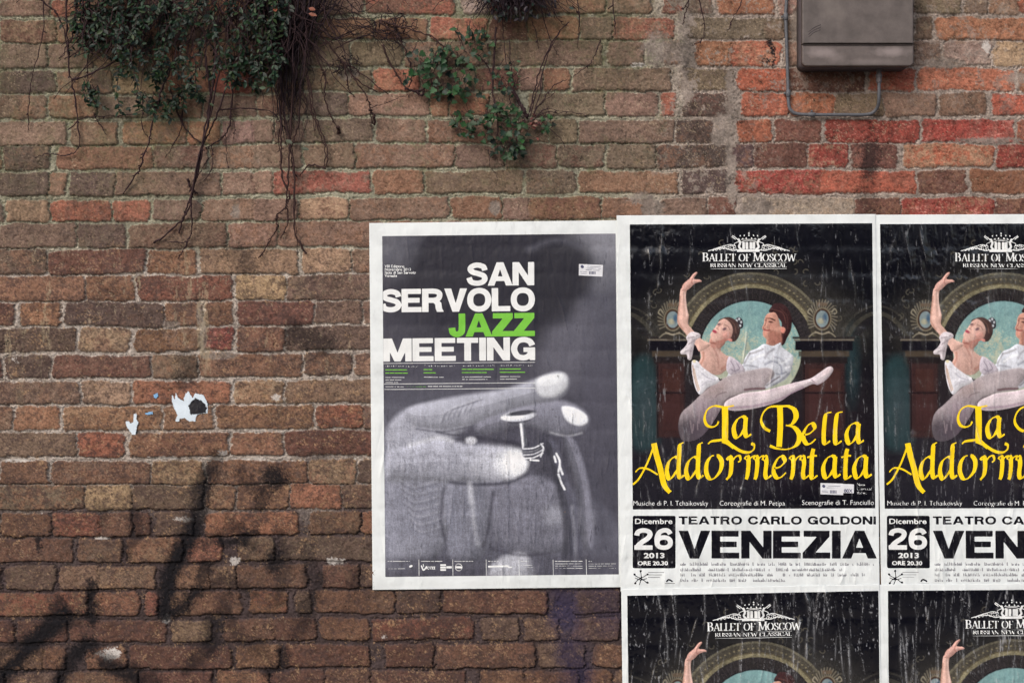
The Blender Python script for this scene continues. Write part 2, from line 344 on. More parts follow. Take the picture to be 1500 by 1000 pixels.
    vx = np.broadcast_to(((xs[ix] - 750) * S)[None, :], hh.shape); vz = np.broadcast_to((ZC + (500 - ys[iy]) * S)[:, None], hh.shape)
    V = np.stack([vx, -hh * .001, vz], -1).reshape(-1, 3); Cc = cc.reshape(-1, 3)
    ny, nx = hh.shape
    idx = np.arange(ny * nx, dtype=np.int32).reshape(ny, nx)
    Q = np.stack([idx[:-1, :-1], idx[1:, :-1], idx[1:, 1:], idx[:-1, 1:]], -1).reshape(-1, 4)
    # back, sides and top
    ring = np.concatenate([idx[0, :], idx[1:, -1], idx[-1, -2::-1], idx[-2:0:-1, 0]])
    base = len(V); bv = V[ring].copy(); bv[:, 1] = .36
    V = np.concatenate([V, bv]); Cc = np.concatenate([Cc, Cc[ring]])
    n = len(ring); k = np.arange(n)
    Q2 = np.stack([ring, ring[(k + 1) % n], base + (k + 1) % n, base + k], -1)
    c = len(V); V = np.concatenate([V, [[0, .36, 1.6]]]); Cc = np.concatenate([Cc, [[.1, .08, .07]]])
    T = np.stack([np.full(n, c), base + (k + 1) % n, base + k], -1)[:, ::-1]
    mat = material('brick_and_mortar', rough=.92, spec=.25, paint=True, var=.13, scale=420, bump=.0006, bscale=420)
    o = mesh_np('brick_wall', V, T, np.concatenate([Q, Q2]), mat, paint=Cc)
    tag(o, 'old brown and red brick wall with worn mortar, moss and black spray paint marks', 'wall')
    return h
WALL_H = build_wall()
# ------------------------------------------------------------------ ground
_v, _q = box_mesh(-30, 30, -30, .3, -.3, 0)
gm = material('paving', lin((110, 106, 102)), rough=.9, var=.25, scale=9, bump=.002, bscale=120)
tag(mesh_np('pavement', _v, None, _q, gm, smooth=False), kind='structure')
# ------------------------------------------------------------------ drawing with distance fields
def smooth_path(pts, closed=False, n=6):
    p = np.array(pts, float); m = len(p)
    if m < 3: return p
    out = []
    rng = range(m) if closed else range(m - 1)
    for i in rng:
        if closed: a, b, c, d = p[(i - 1) % m], p[i], p[(i + 1) % m], p[(i + 2) % m]
        else: a, b, c, d = p[max(i - 1, 0)], p[i], p[i + 1], p[min(i + 2, m - 1)]
        for t in np.arange(n) / n:
            out.append(.5 * ((2 * b) + (-a + c) * t + (2 * a - 5 * b + 4 * c - d) * t * t + (-a + 3 * b - 3 * c + d) * t ** 3))
    if not closed: out.append(p[-1])
    return np.array(out)
def sd_segs(X, Y, A_, B_):
    """signed distance (negative inside, even-odd) to closed loops given as segments A->B"""
    d2 = np.full(X.shape, 1e18); ins = np.zeros(X.shape, bool)
    for (ax, ay), (bx, by) in zip(A_, B_):
        ex, ey = bx - ax, by - ay; L2 = ex * ex + ey * ey
        if L2 < 1e-12: continue
        wx, wy = X - ax, Y - ay
        t = np.clip((wx * ex + wy * ey) / L2, 0, 1)
        d2 = np.minimum(d2, (wx - t * ex) ** 2 + (wy - t * ey) ** 2)
        if ay != by:
            c = (ay <= Y) != (by <= Y)
            ins ^= c & (X < ax + (Y - ay) * ex / ey)
    d = np.sqrt(d2); return np.where(ins, -d, d)
def loops_segs(loops):
    a = np.concatenate([np.asarray(l, float) for l in loops]); b = np.concatenate([np.roll(np.asarray(l, float), -1, 0) for l in loops]); return a, b
class Field:
    """a canvas in photo pixels: origin x0,y0, w x h pixels, r pixels per sample"""
    def __init__(s, x0, y0, w, h, r=.75, shear=(0, 0)):
        s.r = r; s.nx = int(round(w / r)) + 1; s.ny = int(round(h / r)) + 1
        u = np.arange(s.nx) * r; v = np.arange(s.ny) * r
        s.X = x0 + u[None, :] + v[:, None] * shear[1]; s.Y = y0 + v[:, None] + u[None, :] * shear[0]
        s.rgb = np.zeros((s.ny, s.nx, 3), f32); s.x0, s.y0, s.shear = x0, y0, shear
    def blank(s): return np.full((s.ny, s.nx), 30.0, f32)
    def box(s, pts, m):
        p = np.asarray(pts, float); m = m + 8
        i0 = max(0, int((p[:, 0].min() - m - s.x0) / s.r)); i1 = min(s.nx, int((p[:, 0].max() + m - s.x0) / s.r) + 2)
        j0 = max(0, int((p[:, 1].min() - m - s.y0) / s.r)); j1 = min(s.ny, int((p[:, 1].max() + m - s.y0) / s.r) + 2)
        return (slice(j0, max(j0, j1)), slice(i0, max(i0, i1)))
    def sd(s, loops, m=4):
        sl = s.box(np.concatenate([np.asarray(l, float) for l in loops]), m)
        a, b = loops_segs(loops); return sl, sd_segs(s.X[sl], s.Y[sl], a, b)
    soft_k = 1.0
    def put(s, sl, d, c, soft=.8, al=1.0):
        if soft > 1.5: soft *= s.soft_k
        m = (sstep(soft, -soft, d) * al)[..., None]; s.rgb[sl] = s.rgb[sl] * (1 - m) + lin(c) * m
    def poly(s, pts, c, soft=.8, al=1.0, sm=True):
        p = smooth_path(pts, True) if sm else np.array(pts, float)
        sl, d = s.sd([p], soft + 2); s.put(sl, d, c, soft, al); return sl, d
    def vol(s, pts, c, soft=.8, al=1.0, k=6.0, st=.4, light=(-.35, -.9), sm=True):
        """a filled outline modelled like a rounded form in the printed photograph"""
        p = smooth_path(pts, True) if sm else np.array(pts, float); sl, d = s.sd([p], max(soft, 2) + 3); s.put(sl, d, c, soft, al)
        if d.size > 9 and min(d.shape) > 2:
            gy, gx = np.gradient(d); n = np.hypot(gx, gy) + 1e-6
            sh = ((gx * light[0] + gy * light[1]) / n) * np.exp(np.minimum(d, 0) / k) * st
            m = sstep(soft, -soft, d); s.rgb[sl] *= (1 + np.clip(sh, -.75, .6) * m * al)[..., None]
        return sl, d
    def ell(s, cx, cy, rx, ry, c, soft=.8, al=1.0, rot=0):
        sl = s.box([(cx - max(rx, ry), cy - max(rx, ry)), (cx + max(rx, ry), cy + max(rx, ry))], soft + 2)
        x = s.X[sl] - cx; y = s.Y[sl] - cy; k, q = math.cos(rot), math.sin(rot)
        d = (np.hypot((x * k + y * q) / rx, (-x * q + y * k) / ry) - 1) * min(rx, ry); s.put(sl, d, c, soft, al)
    def line(s, pts, w, c, soft=.6, al=1.0, sm=True):
        p = smooth_path(pts) if sm and len(pts) > 2 else np.array(pts, float)
        sl = s.box(p, w + soft + 2); d = np.full(s.X[sl].shape, 1e9)
        for a, b in zip(p[:-1], p[1:]):
            ab = b - a; L2 = ab @ ab + 1e-9; t = np.clip(((s.X[sl] - a[0]) * ab[0] + (s.Y[sl] - a[1]) * ab[1]) / L2, 0, 1)
            d = np.minimum(d, np.hypot(s.X[sl] - a[0] - t * ab[0], s.Y[sl] - a[1] - t * ab[1]))
        s.put(sl, d - w / 2, c, soft, al)
def add_loops(F, fld, loops, grow=0.0):
    sl, d = F.sd(loops, 4); fld[sl] = np.minimum(fld[sl], d - grow)
def add_line(F, fld, pts, w, sm=True):
    p = smooth_path(pts) if sm and len(pts) > 2 else np.array(pts, float)
    sl = F.box(p, w + 4); d = fld[sl]
    for a, b in zip(p[:-1], p[1:]):
        ab = b - a; L2 = ab @ ab + 1e-9; t = np.clip(((F.X[sl] - a[0]) * ab[0] + (F.Y[sl] - a[1]) * ab[1]) / L2, 0, 1)
        d = np.minimum(d, np.hypot(F.X[sl] - a[0] - t * ab[0], F.Y[sl] - a[1] - t * ab[1]) - w / 2)
    fld[sl] = d
def ribbon(pts, half, sm=True, closed=False, n=6):
    """outline loop of a stroke; half: half width, or a function of the direction"""
    p = smooth_path(pts, closed, n) if sm and len(pts) > 2 else np.array(pts, float)
    t = np.gradient(p, axis=0) if not closed else np.roll(p, -1, 0) - np.roll(p, 1, 0)
    t /= np.linalg.norm(t, axis=1, keepdims=True) + 1e-9
    nrm = np.stack([-t[:, 1], t[:, 0]], 1)
    hw = np.array([half(q) if callable(half) else half for q in t])
    if hw.ndim == 1: hw = hw[:, None]
    a, b = p + nrm * hw, p - nrm * hw
    return [a, b] if closed else [np.concatenate([a, b[::-1]])]
def nib(w, ang=40, mn=.12):
    k, q = math.cos(math.radians(ang)), -math.sin(math.radians(ang))
    return lambda t: max(abs(t[0] * q - t[1] * k), mn) * w / 2
def rect(x0, y0, x1, y1): return [(x0, y0), (x1, y0), (x1, y1), (x0, y1)]
# ---- heavy grotesque capitals: unions of outlines, height 1, y down
def _heavy():
    s = lambda p, w, cl=False: ('s', p, w, cl)
    ell = lambda cx, cy, rx, ry: [(cx + rx * math.copysign(abs(math.cos(a)) ** .9, math.cos(a)), cy + ry * math.copysign(abs(math.sin(a)) ** .9, math.sin(a))) for a in np.arange(16) * math.pi / 8]
    C3 = [(.80, .37), (.70, .17), (.47, .095), (.23, .19), (.115, .5), (.23, .81), (.47, .905), (.70, .83), (.81, .62)]
    return {
     'A': (.97, [('h', [(0, 1), (.355, 0), (.615, 0), (.97, 1), (.725, 1), (.66, .80), (.31, .80), (.245, 1)], [(.375, .62), (.595, .62), (.485, .25)])]),
     'N': (.85, [rect(0, 0, .225, 1), rect(.625, 0, .85, 1), [(0, 0), (.25, 0), (.85, 1), (.60, 1)]]),
     'S': (.82, [s([(.715, .325), (.65, .17), (.41, .10), (.20, .165), (.135, .285), (.23, .405), (.44, .475), (.65, .56), (.715, .70), (.63, .84), (.41, .90), (.17, .84), (.085, .66)], .205)]),
     'E': (.79, [rect(0, 0, .235, 1), rect(0, 0, .755, .20), rect(0, .395, .70, .585), rect(0, .80, .775, 1)]),
     'R': (.86, [rect(0, 0, .235, 1), s([(.1, .10), (.47, .10), (.655, .165), (.69, .295), (.63, .43), (.47, .495), (.1, .495)], .2), [(.36, .55), (.60, .47), (.745, .62), (.775, .86), (.84, 1), (.59, 1), (.545, .88), (.52, .68), (.44, .595), (.36, .59)]]),
     'V': (.88, [[(0, 0), (.255, 0), (.44, .69), (.625, 0), (.88, 0), (.565, 1), (.315, 1)]]),
     'O': (.95, [s(ell(.47, .5, .36, .405), .22, True)]),
     'L': (.73, [rect(0, 0, .235, 1), rect(0, .795, .72, 1)]),
     'J': (.60, [s([(.475, 0), (.475, .62), (.44, .82), (.29, .905), (.14, .83), (.105, .63)], .225)]),
     'Z': (.78, [rect(.03, 0, .75, .205), rect(0, .795, .77, 1), [(.42, .19), (.75, .19), (.75, .205), (.33, .81), (0, .81), (0, .80)]]),
     'M': (1.05, [rect(0, 0, .225, 1), rect(.825, 0, 1.05, 1), [(0, 0), (.31, 0), (.525, .66), (.74, 0), (1.05, 0), (.635, 1), (.415, 1)]]),
     'T': (.79, [rect(0, 0, .78, .205), rect(.275, 0, .51, 1)]),
     'I': (.24, [rect(0, 0, .235, 1)]),
     'G': (.93, [s([(.80, .345), (.70, .17), (.47, .095), (.23, .19), (.115, .5), (.23, .81), (.46, .905), (.66, .83), (.765, .66)], .215), rect(.48, .455, .90, .635), rect(.715, .60, .90, 1)]),
     'C': (.90, [s(C3, .215)]),
     'D': (.86, [rect(0, 0, .235, 1), s([(.1, .10), (.38, .10), (.64, .2), (.73, .5), (.64, .8), (.38, .9), (.1, .9)], .215)]),
     '2': (.78, [s([(.11, .34), (.17, .17), (.38, .10), (.60, .16), (.655, .30), (.56, .47), (.34, .63), (.17, .80), (.12, .93)], .21), rect(.01, .79, .76, 1)]),
     '6': (.79, [s(ell(.39, .665, .275, .235), .205, True), s([(.665, .27), (.57, .13), (.40, .10), (.21, .2), (.115, .45), (.118, .68)], .21)]),
     ' ': (.36, []),
    }
def heavy_text(F, fld, txt, x0, y0, h, x1=None, gap=.035, sx=None, skew=(0, 0)):
    """set txt with its top left at x0,y0 and cap height h; stretched to end at x1"""
    H = heavy_text.H; tot = sum(H[c][0] + gap for c in txt) - gap
    sx = sx or ((x1 - x0) / tot if x1 else h); x = 0
    for c in txt:
        wd, parts = H[c]
        T = lambda p: np.array([(x0 + (x + a) * sx + b * h * skew[1], y0 + b * h + (x + a) * sx * skew[0]) for a, b in p])
        for q in parts:
            if isinstance(q, tuple) and q[0] == 'h': add_loops(F, fld, [T(q[1]), T(q[2])])
            elif isinstance(q, tuple):
                for_loops = ribbon(q[1], q[2] / 2, True, q[3]); add_loops(F, fld, [T(l) for l in for_loops])
            else: add_loops(F, fld, [T(q)])
        x += wd + gap
heavy_text.H = _heavy()
# ---- roman capitals drawn with a flat pen
def _roman():
    E = lambda cx, cy, rx, ry: ('c', [(cx + rx * math.cos(a), cy + ry * math.sin(a)) for a in np.arange(14) * math.pi / 7])
    return {
     'B': (.62, [('l', [(.13, 0), (.13, 1)]), ('s', [(.12, .04), (.36, .05), (.48, .25), (.36, .46), (.13, .48)]), ('s', [(.13, .48), (.42, .52), (.53, .74), (.40, .95), (.12, .96)])], [(.13, 0), (.13, 1)]),
     'A': (.72, [('l', [(.36, 0), (.08, 1)], .5), ('l', [(.36, 0), (.64, 1)]), ('l', [(.18, .66), (.54, .66)])], [(.08, 1), (.64, 1)]),
     'L': (.56, [('l', [(.13, 0), (.13, 1)]), ('l', [(.05, .96), (.52, .96)]), ('l', [(.51, .78), (.51, 1)], .5)], [(.13, 0), (.13, 1)]),
     'E': (.58, [('l', [(.13, 0), (.13, 1)]), ('l', [(.05, .04), (.52, .04)]), ('l', [(.13, .49), (.42, .49)]), ('l', [(.05, .96), (.54, .96)]), ('l', [(.51, 0), (.51, .2)], .5), ('l', [(.53, .8), (.53, 1)], .5)], []),
     'F': (.54, [('l', [(.13, 0), (.13, 1)]), ('l', [(.05, .04), (.52, .04)]), ('l', [(.13, .49), (.42, .49)]), ('l', [(.51, 0), (.51, .22)], .5)], [(.13, 1)]),
     'T': (.62, [('l', [(.31, 0), (.31, 1)]), ('l', [(.02, .04), (.60, .04)]), ('l', [(.04, 0), (.04, .2)], .5), ('l', [(.58, 0), (.58, .2)], .5)], [(.31, 1)]),
     'O': (.78, [E(.38, .5, .31, .47)], []),
     'C': (.70, [('s', [(.62, .25), (.52, .08), (.36, .03), (.16, .15), (.08, .5), (.16, .85), (.38, .97), (.56, .9), (.65, .72)]), ('l', [(.62, .02), (.62, .3)], .5)], []),
     'S': (.52, [('s', [(.43, .26), (.38, .08), (.25, .03), (.11, .1), (.09, .28), (.2, .43), (.34, .55), (.45, .7), (.40, .9), (.24, .97), (.10, .9), (.06, .72)])], []),
     'M': (.88, [('l', [(.12, 0), (.10, 1)], .5), ('l', [(.12, 0), (.44, .92)]), ('l', [(.44, .92), (.74, 0)], .5), ('l', [(.74, 0), (.77, 1)])], [(.10, 1), (.77, 1), (.1, 0), (.76, 0)]),
     'N': (.76, [('l', [(.12, 0), (.12, 1)], .5), ('l', [(.12, 0), (.64, 1)]), ('l', [(.64, 0), (.64, 1)], .5)], [(.12, 1), (.1, 0), (.64, 0)]),
     'W': (1.0, [('l', [(.06, 0), (.28, 1)]), ('l', [(.28, 1), (.5, .1)], .5), ('l', [(.5, .1), (.72, 1)]), ('l', [(.72, 1), (.94, 0)], .5)], [(.06, 0), (.94, 0)]),
     'R': (.66, [('l', [(.13, 0), (.13, 1)]), ('s', [(.12, .04), (.36, .05), (.49, .26), (.36, .48), (.13, .5)]), ('l', [(.3, .5), (.62, 1)])], [(.13, 0), (.13, 1)]),
     'U': (.74, [('s', [(.13, 0), (.13, .7), (.22, .92), (.38, .97), (.54, .9), (.62, .7), (.62, 0)])], [(.13, 0), (.62, 0)]),
     'I': (.30, [('l', [(.15, 0), (.15, 1)])], [(.15, 0), (.15, 1)]), ' ': (.32, [], []),
    }
def roman_text(F, fld, txt, x0, y0, h, x1, big=1.0, w=.17, mn=.36):
    """lower-case letters of txt are set as small capitals of height h, upper-case ones big times that"""
    H = roman_text.H; sc = [(big if c.isupper() else 1.0) for c in txt]
    tot = sum(H[c.upper()][0] * k for c, k in zip(txt, sc)); sx = (x1 - x0) / tot; x = 0
    for c, k in zip(txt, sc):
        wd, st, ser = H[c.upper()]
        T = lambda p: np.array([(x0 + (x + a * k) * sx, y0 + h - h * k + b * h * k) for a, b in p])
        for q in st:
            f = q[2] if len(q) > 2 else 1.0
            lp = ribbon(q[1], nib(w * f, 0, mn), q[0] != 'l', q[0] == 'c'); add_loops(F, fld, [T(l) for l in lp])
        for (a, b) in ser:
            y = min(max(b, .03), .97); add_loops(F, fld, [T(rect(a - .14, y - .03, a + .14, y + .03))])
        x += wd * k
roman_text.H = _roman()
# ---- small print with Blender's own built-in face
def type_text(F, fld, txt, x0, base, size, x1=None, bold=0.0):
    c = bpy.data.curves.new('type', 'FONT'); c.body = txt; c.size = 1.0; c.offset = bold; c.resolution_u = 3
    o = bpy.data.objects.new('type', c); COL.objects.link(o)
    me = o.to_mesh(); n = len(me.vertices)
    if n:
        co = np.zeros(n * 3); me.vertices.foreach_get('co', co); co = co.reshape(-1, 3)
        cnt = {}
        for p in me.polygons:
            for e in p.edge_keys: cnt[e] = cnt.get(e, 0) + 1
        ed = np.array([e for e, k in cnt.items() if k == 1])
        w = co[:, 0].max(); sx = (x1 - x0) / w if x1 else size
        P = np.stack([x0 + co[:, 0] * sx, base - co[:, 1] * size], 1)
        # letter by letter, so each field stays small
        xo = np.sort(np.unique(np.round(P[ed].mean(1)[:, 0] / (size * 3)).astype(int)))
        key = np.round(P[ed].mean(1)[:, 0] / (size * 3)).astype(int)
        par = list(range(n))
        def root(i):
            while par[i] != i: par[i] = par[par[i]]; i = par[i]
            return i
        for a, b in ed: par[root(a)] = root(b)
        # group loops by overlapping x so holes stay with their letters
        loops = {}
        for a, b in ed: loops.setdefault(root(a), []).append((a, b))
        spans = sorted((P[[i for e in l for i in e], 0].min(), P[[i for e in l for i in e], 0].max(), l) for l in loops.values())
        groups = []
        for lo, hi, l in spans:
            if groups and lo < groups[-1][1] - 1e-6: groups[-1][1] = max(hi, groups[-1][1]); groups[-1][2] += l
            else: groups.append([lo, hi, list(l)])
        for lo, hi, l in groups:
            l = np.array(l); a, b = P[l[:, 0]], P[l[:, 1]]
            sl = F.box(np.concatenate([a, b]), 3); d = sd_segs(F.X[sl], F.Y[sl], a, b); fld[sl] = np.minimum(fld[sl], d)
    o.to_mesh_clear(); bpy.data.objects.remove(o); bpy.data.curves.remove(c)
# ------------------------------------------------------------------ sheets of paper and the ink on them
def bilin(img, u, v, r):
    """sample a raster (rows v, columns u) at arrays u, v in pixels"""
    ny, nx = img.shape[:2]
    fx = np.clip(u / r, 0, nx - 1.001); fy = np.clip(v / r, 0, ny - 1.001)
    i = fx.astype(int); j = fy.astype(int); a = fx - i; b = fy - j
    if img.ndim == 3: a = a[..., None]; b = b[..., None]
    return (img[j, i] * (1 - a) + img[j, i + 1] * a) * (1 - b) + (img[j + 1, i] * (1 - a) + img[j + 1, i + 1] * a) * b
def contour_mesh(fld):
    """the part of the grid where fld < 0: triangles cut along the zero line. -> keys (lo, hi, t), faces"""
    ny, nx = fld.shape
    idx = np.arange(ny * nx).reshape(ny, nx); f = fld.ravel()
    a, b, c, d = idx[:-1, :-1].ravel(), idx[1:, :-1].ravel(), idx[1:, 1:].ravel(), idx[:-1, 1:].ravel()
    allin = (f[a] < 0) & (f[b] < 0) & (f[c] < 0) & (f[d] < 0)
    some = ((f[a] < 0) | (f[b] < 0) | (f[c] < 0) | (f[d] < 0)) & ~allin
    N = ny * nx
    quads = np.stack([a, b, c, d], 1)[allin]; qk = quads.astype(np.int64) * N + quads
    tri = np.concatenate([np.stack([a, b, c], 1)[some], np.stack([a, c, d], 1)[some]])
    s = f[tri] < 0; cnt = s.sum(1); out = [tri[cnt == 3].astype(np.int64) * N + tri[cnt == 3]]; outq = [qk]
    def ek(p, q): lo = np.minimum(p, q).astype(np.int64); return lo * N + np.maximum(p, q)
    for k in range(3):
        p, q, r_ = tri[:, k], tri[:, (k + 1) % 3], tri[:, (k + 2) % 3]
        m = (cnt == 1) & s[:, k]
        out.append(np.stack([p[m].astype(np.int64) * N + p[m], ek(p[m], q[m]), ek(p[m], r_[m])], 1))
        m = (cnt == 2) & ~s[:, k]
        outq.append(np.stack([q[m].astype(np.int64) * N + q[m], r_[m].astype(np.int64) * N + r_[m], ek(p[m], r_[m]), ek(p[m], q[m])], 1))
    T = np.concatenate(out); Qd = np.concatenate(outq)
    uk, inv = np.unique(np.concatenate([T.ravel(), Qd.ravel()]), return_inverse=True)
    T = inv[:T.size].reshape(-1, 3); Qd = inv[T.size:].reshape(-1, 4)
    lo = uk // N; hi = uk % N
    den = f[lo] - f[hi]; t = np.where(lo == hi, 0, f[lo] / np.where(np.abs(den) < 1e-9, 1, den)); t = np.clip(t, 0, 1)
    return lo, hi, t, T, Qd
def wall_height_at(px, py):
    fx = np.clip((px - GX0) / G, 0, NX - 2); fy = np.clip((py - GY0) / G, 0, NY - 2)
    return bilin(WALL_SOFT, fx, fy, 1.0)
def blur(a, s):
    h, w = a.shape; fy = np.fft.fftfreq(h)[:, None]; fx = np.fft.rfftfreq(w)[None, :]
    return np.fft.irfft2(np.fft.rfft2(a) * np.exp(-2 * (math.pi * s) ** 2 * (fx * fx + fy * fy)), s=a.shape).astype(f32)
WALL_SOFT = blur(WALL_H, 3.5)
INKS = {'black_ink': (14, 13, 22), 'yellow_ink': (250, 214, 26)}
class Sheet:
    """a pasted poster: local pixels u, v; tl + u*(1, su) + v*(sv, 1) in photo pixels"""
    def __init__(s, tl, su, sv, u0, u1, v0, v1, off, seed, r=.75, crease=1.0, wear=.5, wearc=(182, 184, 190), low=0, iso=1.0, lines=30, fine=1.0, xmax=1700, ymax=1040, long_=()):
        s.tl, s.su, s.sv, s.off, s.r, s.wearc = tl, su, sv, off, r, wearc
        s.u0, s.v0 = u0, v0
        U = np.arange(u0, u1 + r * .5, r); V = np.arange(v0, v1 + r * .5, r)
        s.R_u, s.R_v = U, V
        gu, gv = np.meshgrid(U, V); px = tl[0] + gu + gv * sv; py = tl[1] + gv + gu * su
        shp = gu.shape; rng = np.random.default_rng(seed)
        h = .30 * wall_height_at(px, py) + 1.0
        h = h + .12 * fine * fnoise(shp, 2.2, seed + 1, sx=.8, sy=5.0, lo=.02, hi=.16) * (.4 + .6 * sstep(-1, 1.5, fnoise(shp, 3, seed + 2)))
        h = h + .10 * fine * fnoise(shp, 2.6, seed + 3, sx=1, sy=2.5, lo=.03, hi=.13) * sstep(-.3, 1.6, fnoise(shp, 3, seed + 4)) * 1.6
        h = h + .16 * fine * fnoise(shp, 3.2, seed + 5, sx=.8, lo=.03, hi=.12) * sstep(-.6, 1.4, fnoise(shp, 3.2, seed + 6))
        h = h + .15 * crease * fnoise(shp, 2.8, seed + 8, sx=1, sy=3.2 * iso, lo=.02, hi=.11) * sstep(-.8, 1.0, fnoise(shp, 3.0, seed + 9, lo=.004))
        H, W = V[-1] - V[0], U[-1] - U[0]
        s.wear = np.zeros(shp, f32)  # ink cracked along creases, plus their gloss highlights painted into the colour
        def ridge(x, va, vb, amp, wd, wob, lean):
            nonlocal h
            vv = V; k = rng.uniform(0, 6.28, 3); q = rng.uniform(.008, .05, 3)
            xc = x + lean * (vv - va) + wob * (np.sin(vv * q[0] + k[0]) + .5 * np.sin(vv * q[1] * 2 + k[1]) + .25 * np.sin(vv * q[2] * 4 + k[2]))
            en = sstep(va, va + (vb - va) * .3 + 4, vv) * sstep(vb, vb - (vb - va) * .3 - 4, vv) * (.6 + .4 * np.sin(vv * q[1] * 1.7 + k[2]))
            d = gu - xc[:, None]
            prof = np.where(d < 0, np.exp(-np.abs(d) / wd), np.exp(-np.abs(d) / (wd * rng.uniform(.5, 2.2))))
            h = h + (amp * en)[:, None] * prof
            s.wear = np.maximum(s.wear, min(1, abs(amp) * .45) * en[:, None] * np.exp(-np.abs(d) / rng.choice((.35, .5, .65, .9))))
        for k in range(int(lines)):
            va = rng.uniform(V[0] - 40, V[-1] - 20) if rng.random() > low else rng.uniform(V[0] + .48 * (V[-1] - V[0]), V[-1] - 30); ln = rng.uniform(14, 90) * (1.6 if rng.random() < .2 else 1)
            ridge(rng.uniform(U[0] + 4, U[-1] - 4), va, va + ln, crease * rng.uniform(.8, 2.8) * rng.choice((1, 1, 1, -.6)), rng.uniform(1.3, 3.0), rng.uniform(.6, 3.5), rng.normal(0, .13))
        for (x, va, vb, amp, wd, lean) in long_: ridge(x, va, vb, amp * 1.9, wd, 1.6, lean)
        ed = np.minimum(np.minimum(gu - U[0], U[-1] - gu), np.minimum(gv - V[0], V[-1] - gv))
        s.h = (np.clip(h, -1.2, 4.6) * (.35 + .65 * sstep(0, 14, ed))).astype(f32)
        s.wear *= sstep(-.9, 1.1, fnoise(shp, 1.4, seed + 12, sx=1, sy=3)); s.wear += .55 * sstep(1.25, 2.4, fnoise(shp, 1.5, seed + 14, sx=.7, sy=4.5 * iso, lo=.03, hi=.3)) * sstep(-.3, 1.4, fnoise(shp, 2.8, seed + 15, lo=.006)) * (wear > .3); s.wear += .4 * sstep(3.1, 3.7, fnoise(shp, 1.2, seed + 13, hi=.25)); s.wear = np.clip(s.wear * wear, 0, .8)  # adds fine wrinkle streaks: gloss highlights put into the print colour
        # the mesh grid: full density where the photo sees it, sparse outside
        ku = [i for i in range(len(U)) if tl[0] + U[i] < xmax or i % 2 == 0 or i == len(U) - 1]
        kv = [j for j in range(len(V)) if tl[1] + V[j] < ymax or j % 2 == 0 or j == len(V) - 1]
        s.gu, s.gv = np.meshgrid(U[ku], V[kv])
    def world(s, u, v, lift):
        px = s.tl[0] + u + v * s.sv; py = s.tl[1] + v + u * s.su
        hh = bilin(s.h, u - s.u0, v - s.v0, s.r) + s.off + lift
        return np.stack([(px - 750) * S, -hh * .001, ZC + (500 - py) * S], -1)
    def paper(s, root, mat, name='paper_sheet', paint=None):
        V = s.world(s.gu, s.gv, 0); ny, nx = s.gu.shape; V = V.reshape(-1, 3)
        idx = np.arange(ny * nx).reshape(ny, nx)
        Q = np.stack([idx[:-1, :-1], idx[1:, :-1], idx[1:, 1:], idx[:-1, 1:]], -1).reshape(-1, 4)
        ring = np.concatenate([idx[0, :], idx[1:, -1], idx[-1, -2::-1], idx[-2:0:-1, 0]]); n = len(ring); k = np.arange(n)
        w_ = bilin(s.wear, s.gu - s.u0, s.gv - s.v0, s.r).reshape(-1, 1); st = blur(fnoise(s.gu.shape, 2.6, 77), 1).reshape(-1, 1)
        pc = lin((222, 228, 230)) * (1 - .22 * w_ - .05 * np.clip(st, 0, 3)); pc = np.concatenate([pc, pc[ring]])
        bv = V[ring].copy(); bv[:, 1] += .0012
        Q2 = np.stack([ring, ring[(k + 1) % n], len(V) + (k + 1) % n, len(V) + k], -1)
        return mesh_np(name, np.concatenate([V, bv]), None, np.concatenate([Q, Q2]), mat, root, paint=pc)
    def ink(s, root, name, fld, res, mat, lift=.25, rgb=None, org=(0, 0)):
        """fld: raster in local pixels from org with spacing res; negative where there is ink"""
        g = bilin(fld, s.gu - org[0], s.gv - org[1], res)
        out = (s.gu < org[0]) | (s.gv < org[1]) | (s.gu > org[0] + (fld.shape[1] - 1) * res) | (s.gv > org[1] + (fld.shape[0] - 1) * res)
        g = np.where(out, 9.0, g)
        ins = np.argwhere(g < 0)
        if len(ins) < 2: return None
        j0, i0 = np.maximum(ins.min(0) - 2, 0); j1, i1 = ins.max(0) + 3
        gu, gv, g = s.gu[j0:j1, i0:i1], s.gv[j0:j1, i0:i1], g[j0:j1, i0:i1]
        lo, hi, t, T, Q = contour_mesh(g)
        uf, vf = gu.ravel(), gv.ravel()
        u = uf[lo] * (1 - t) + uf[hi] * t; v = vf[lo] * (1 - t) + vf[hi] * t
        P = s.world(u, v, lift)
        pc = bilin(rgb, u - org[0], v - org[1], res) if rgb is not None else None
        if pc is None and mat.name in INKS: pc = np.tile(lin(INKS[mat.name]), (len(u), 1))
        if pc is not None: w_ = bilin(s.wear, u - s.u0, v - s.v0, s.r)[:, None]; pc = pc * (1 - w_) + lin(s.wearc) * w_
        return mesh_np(name, P, T, Q, mat, root, paint=pc)
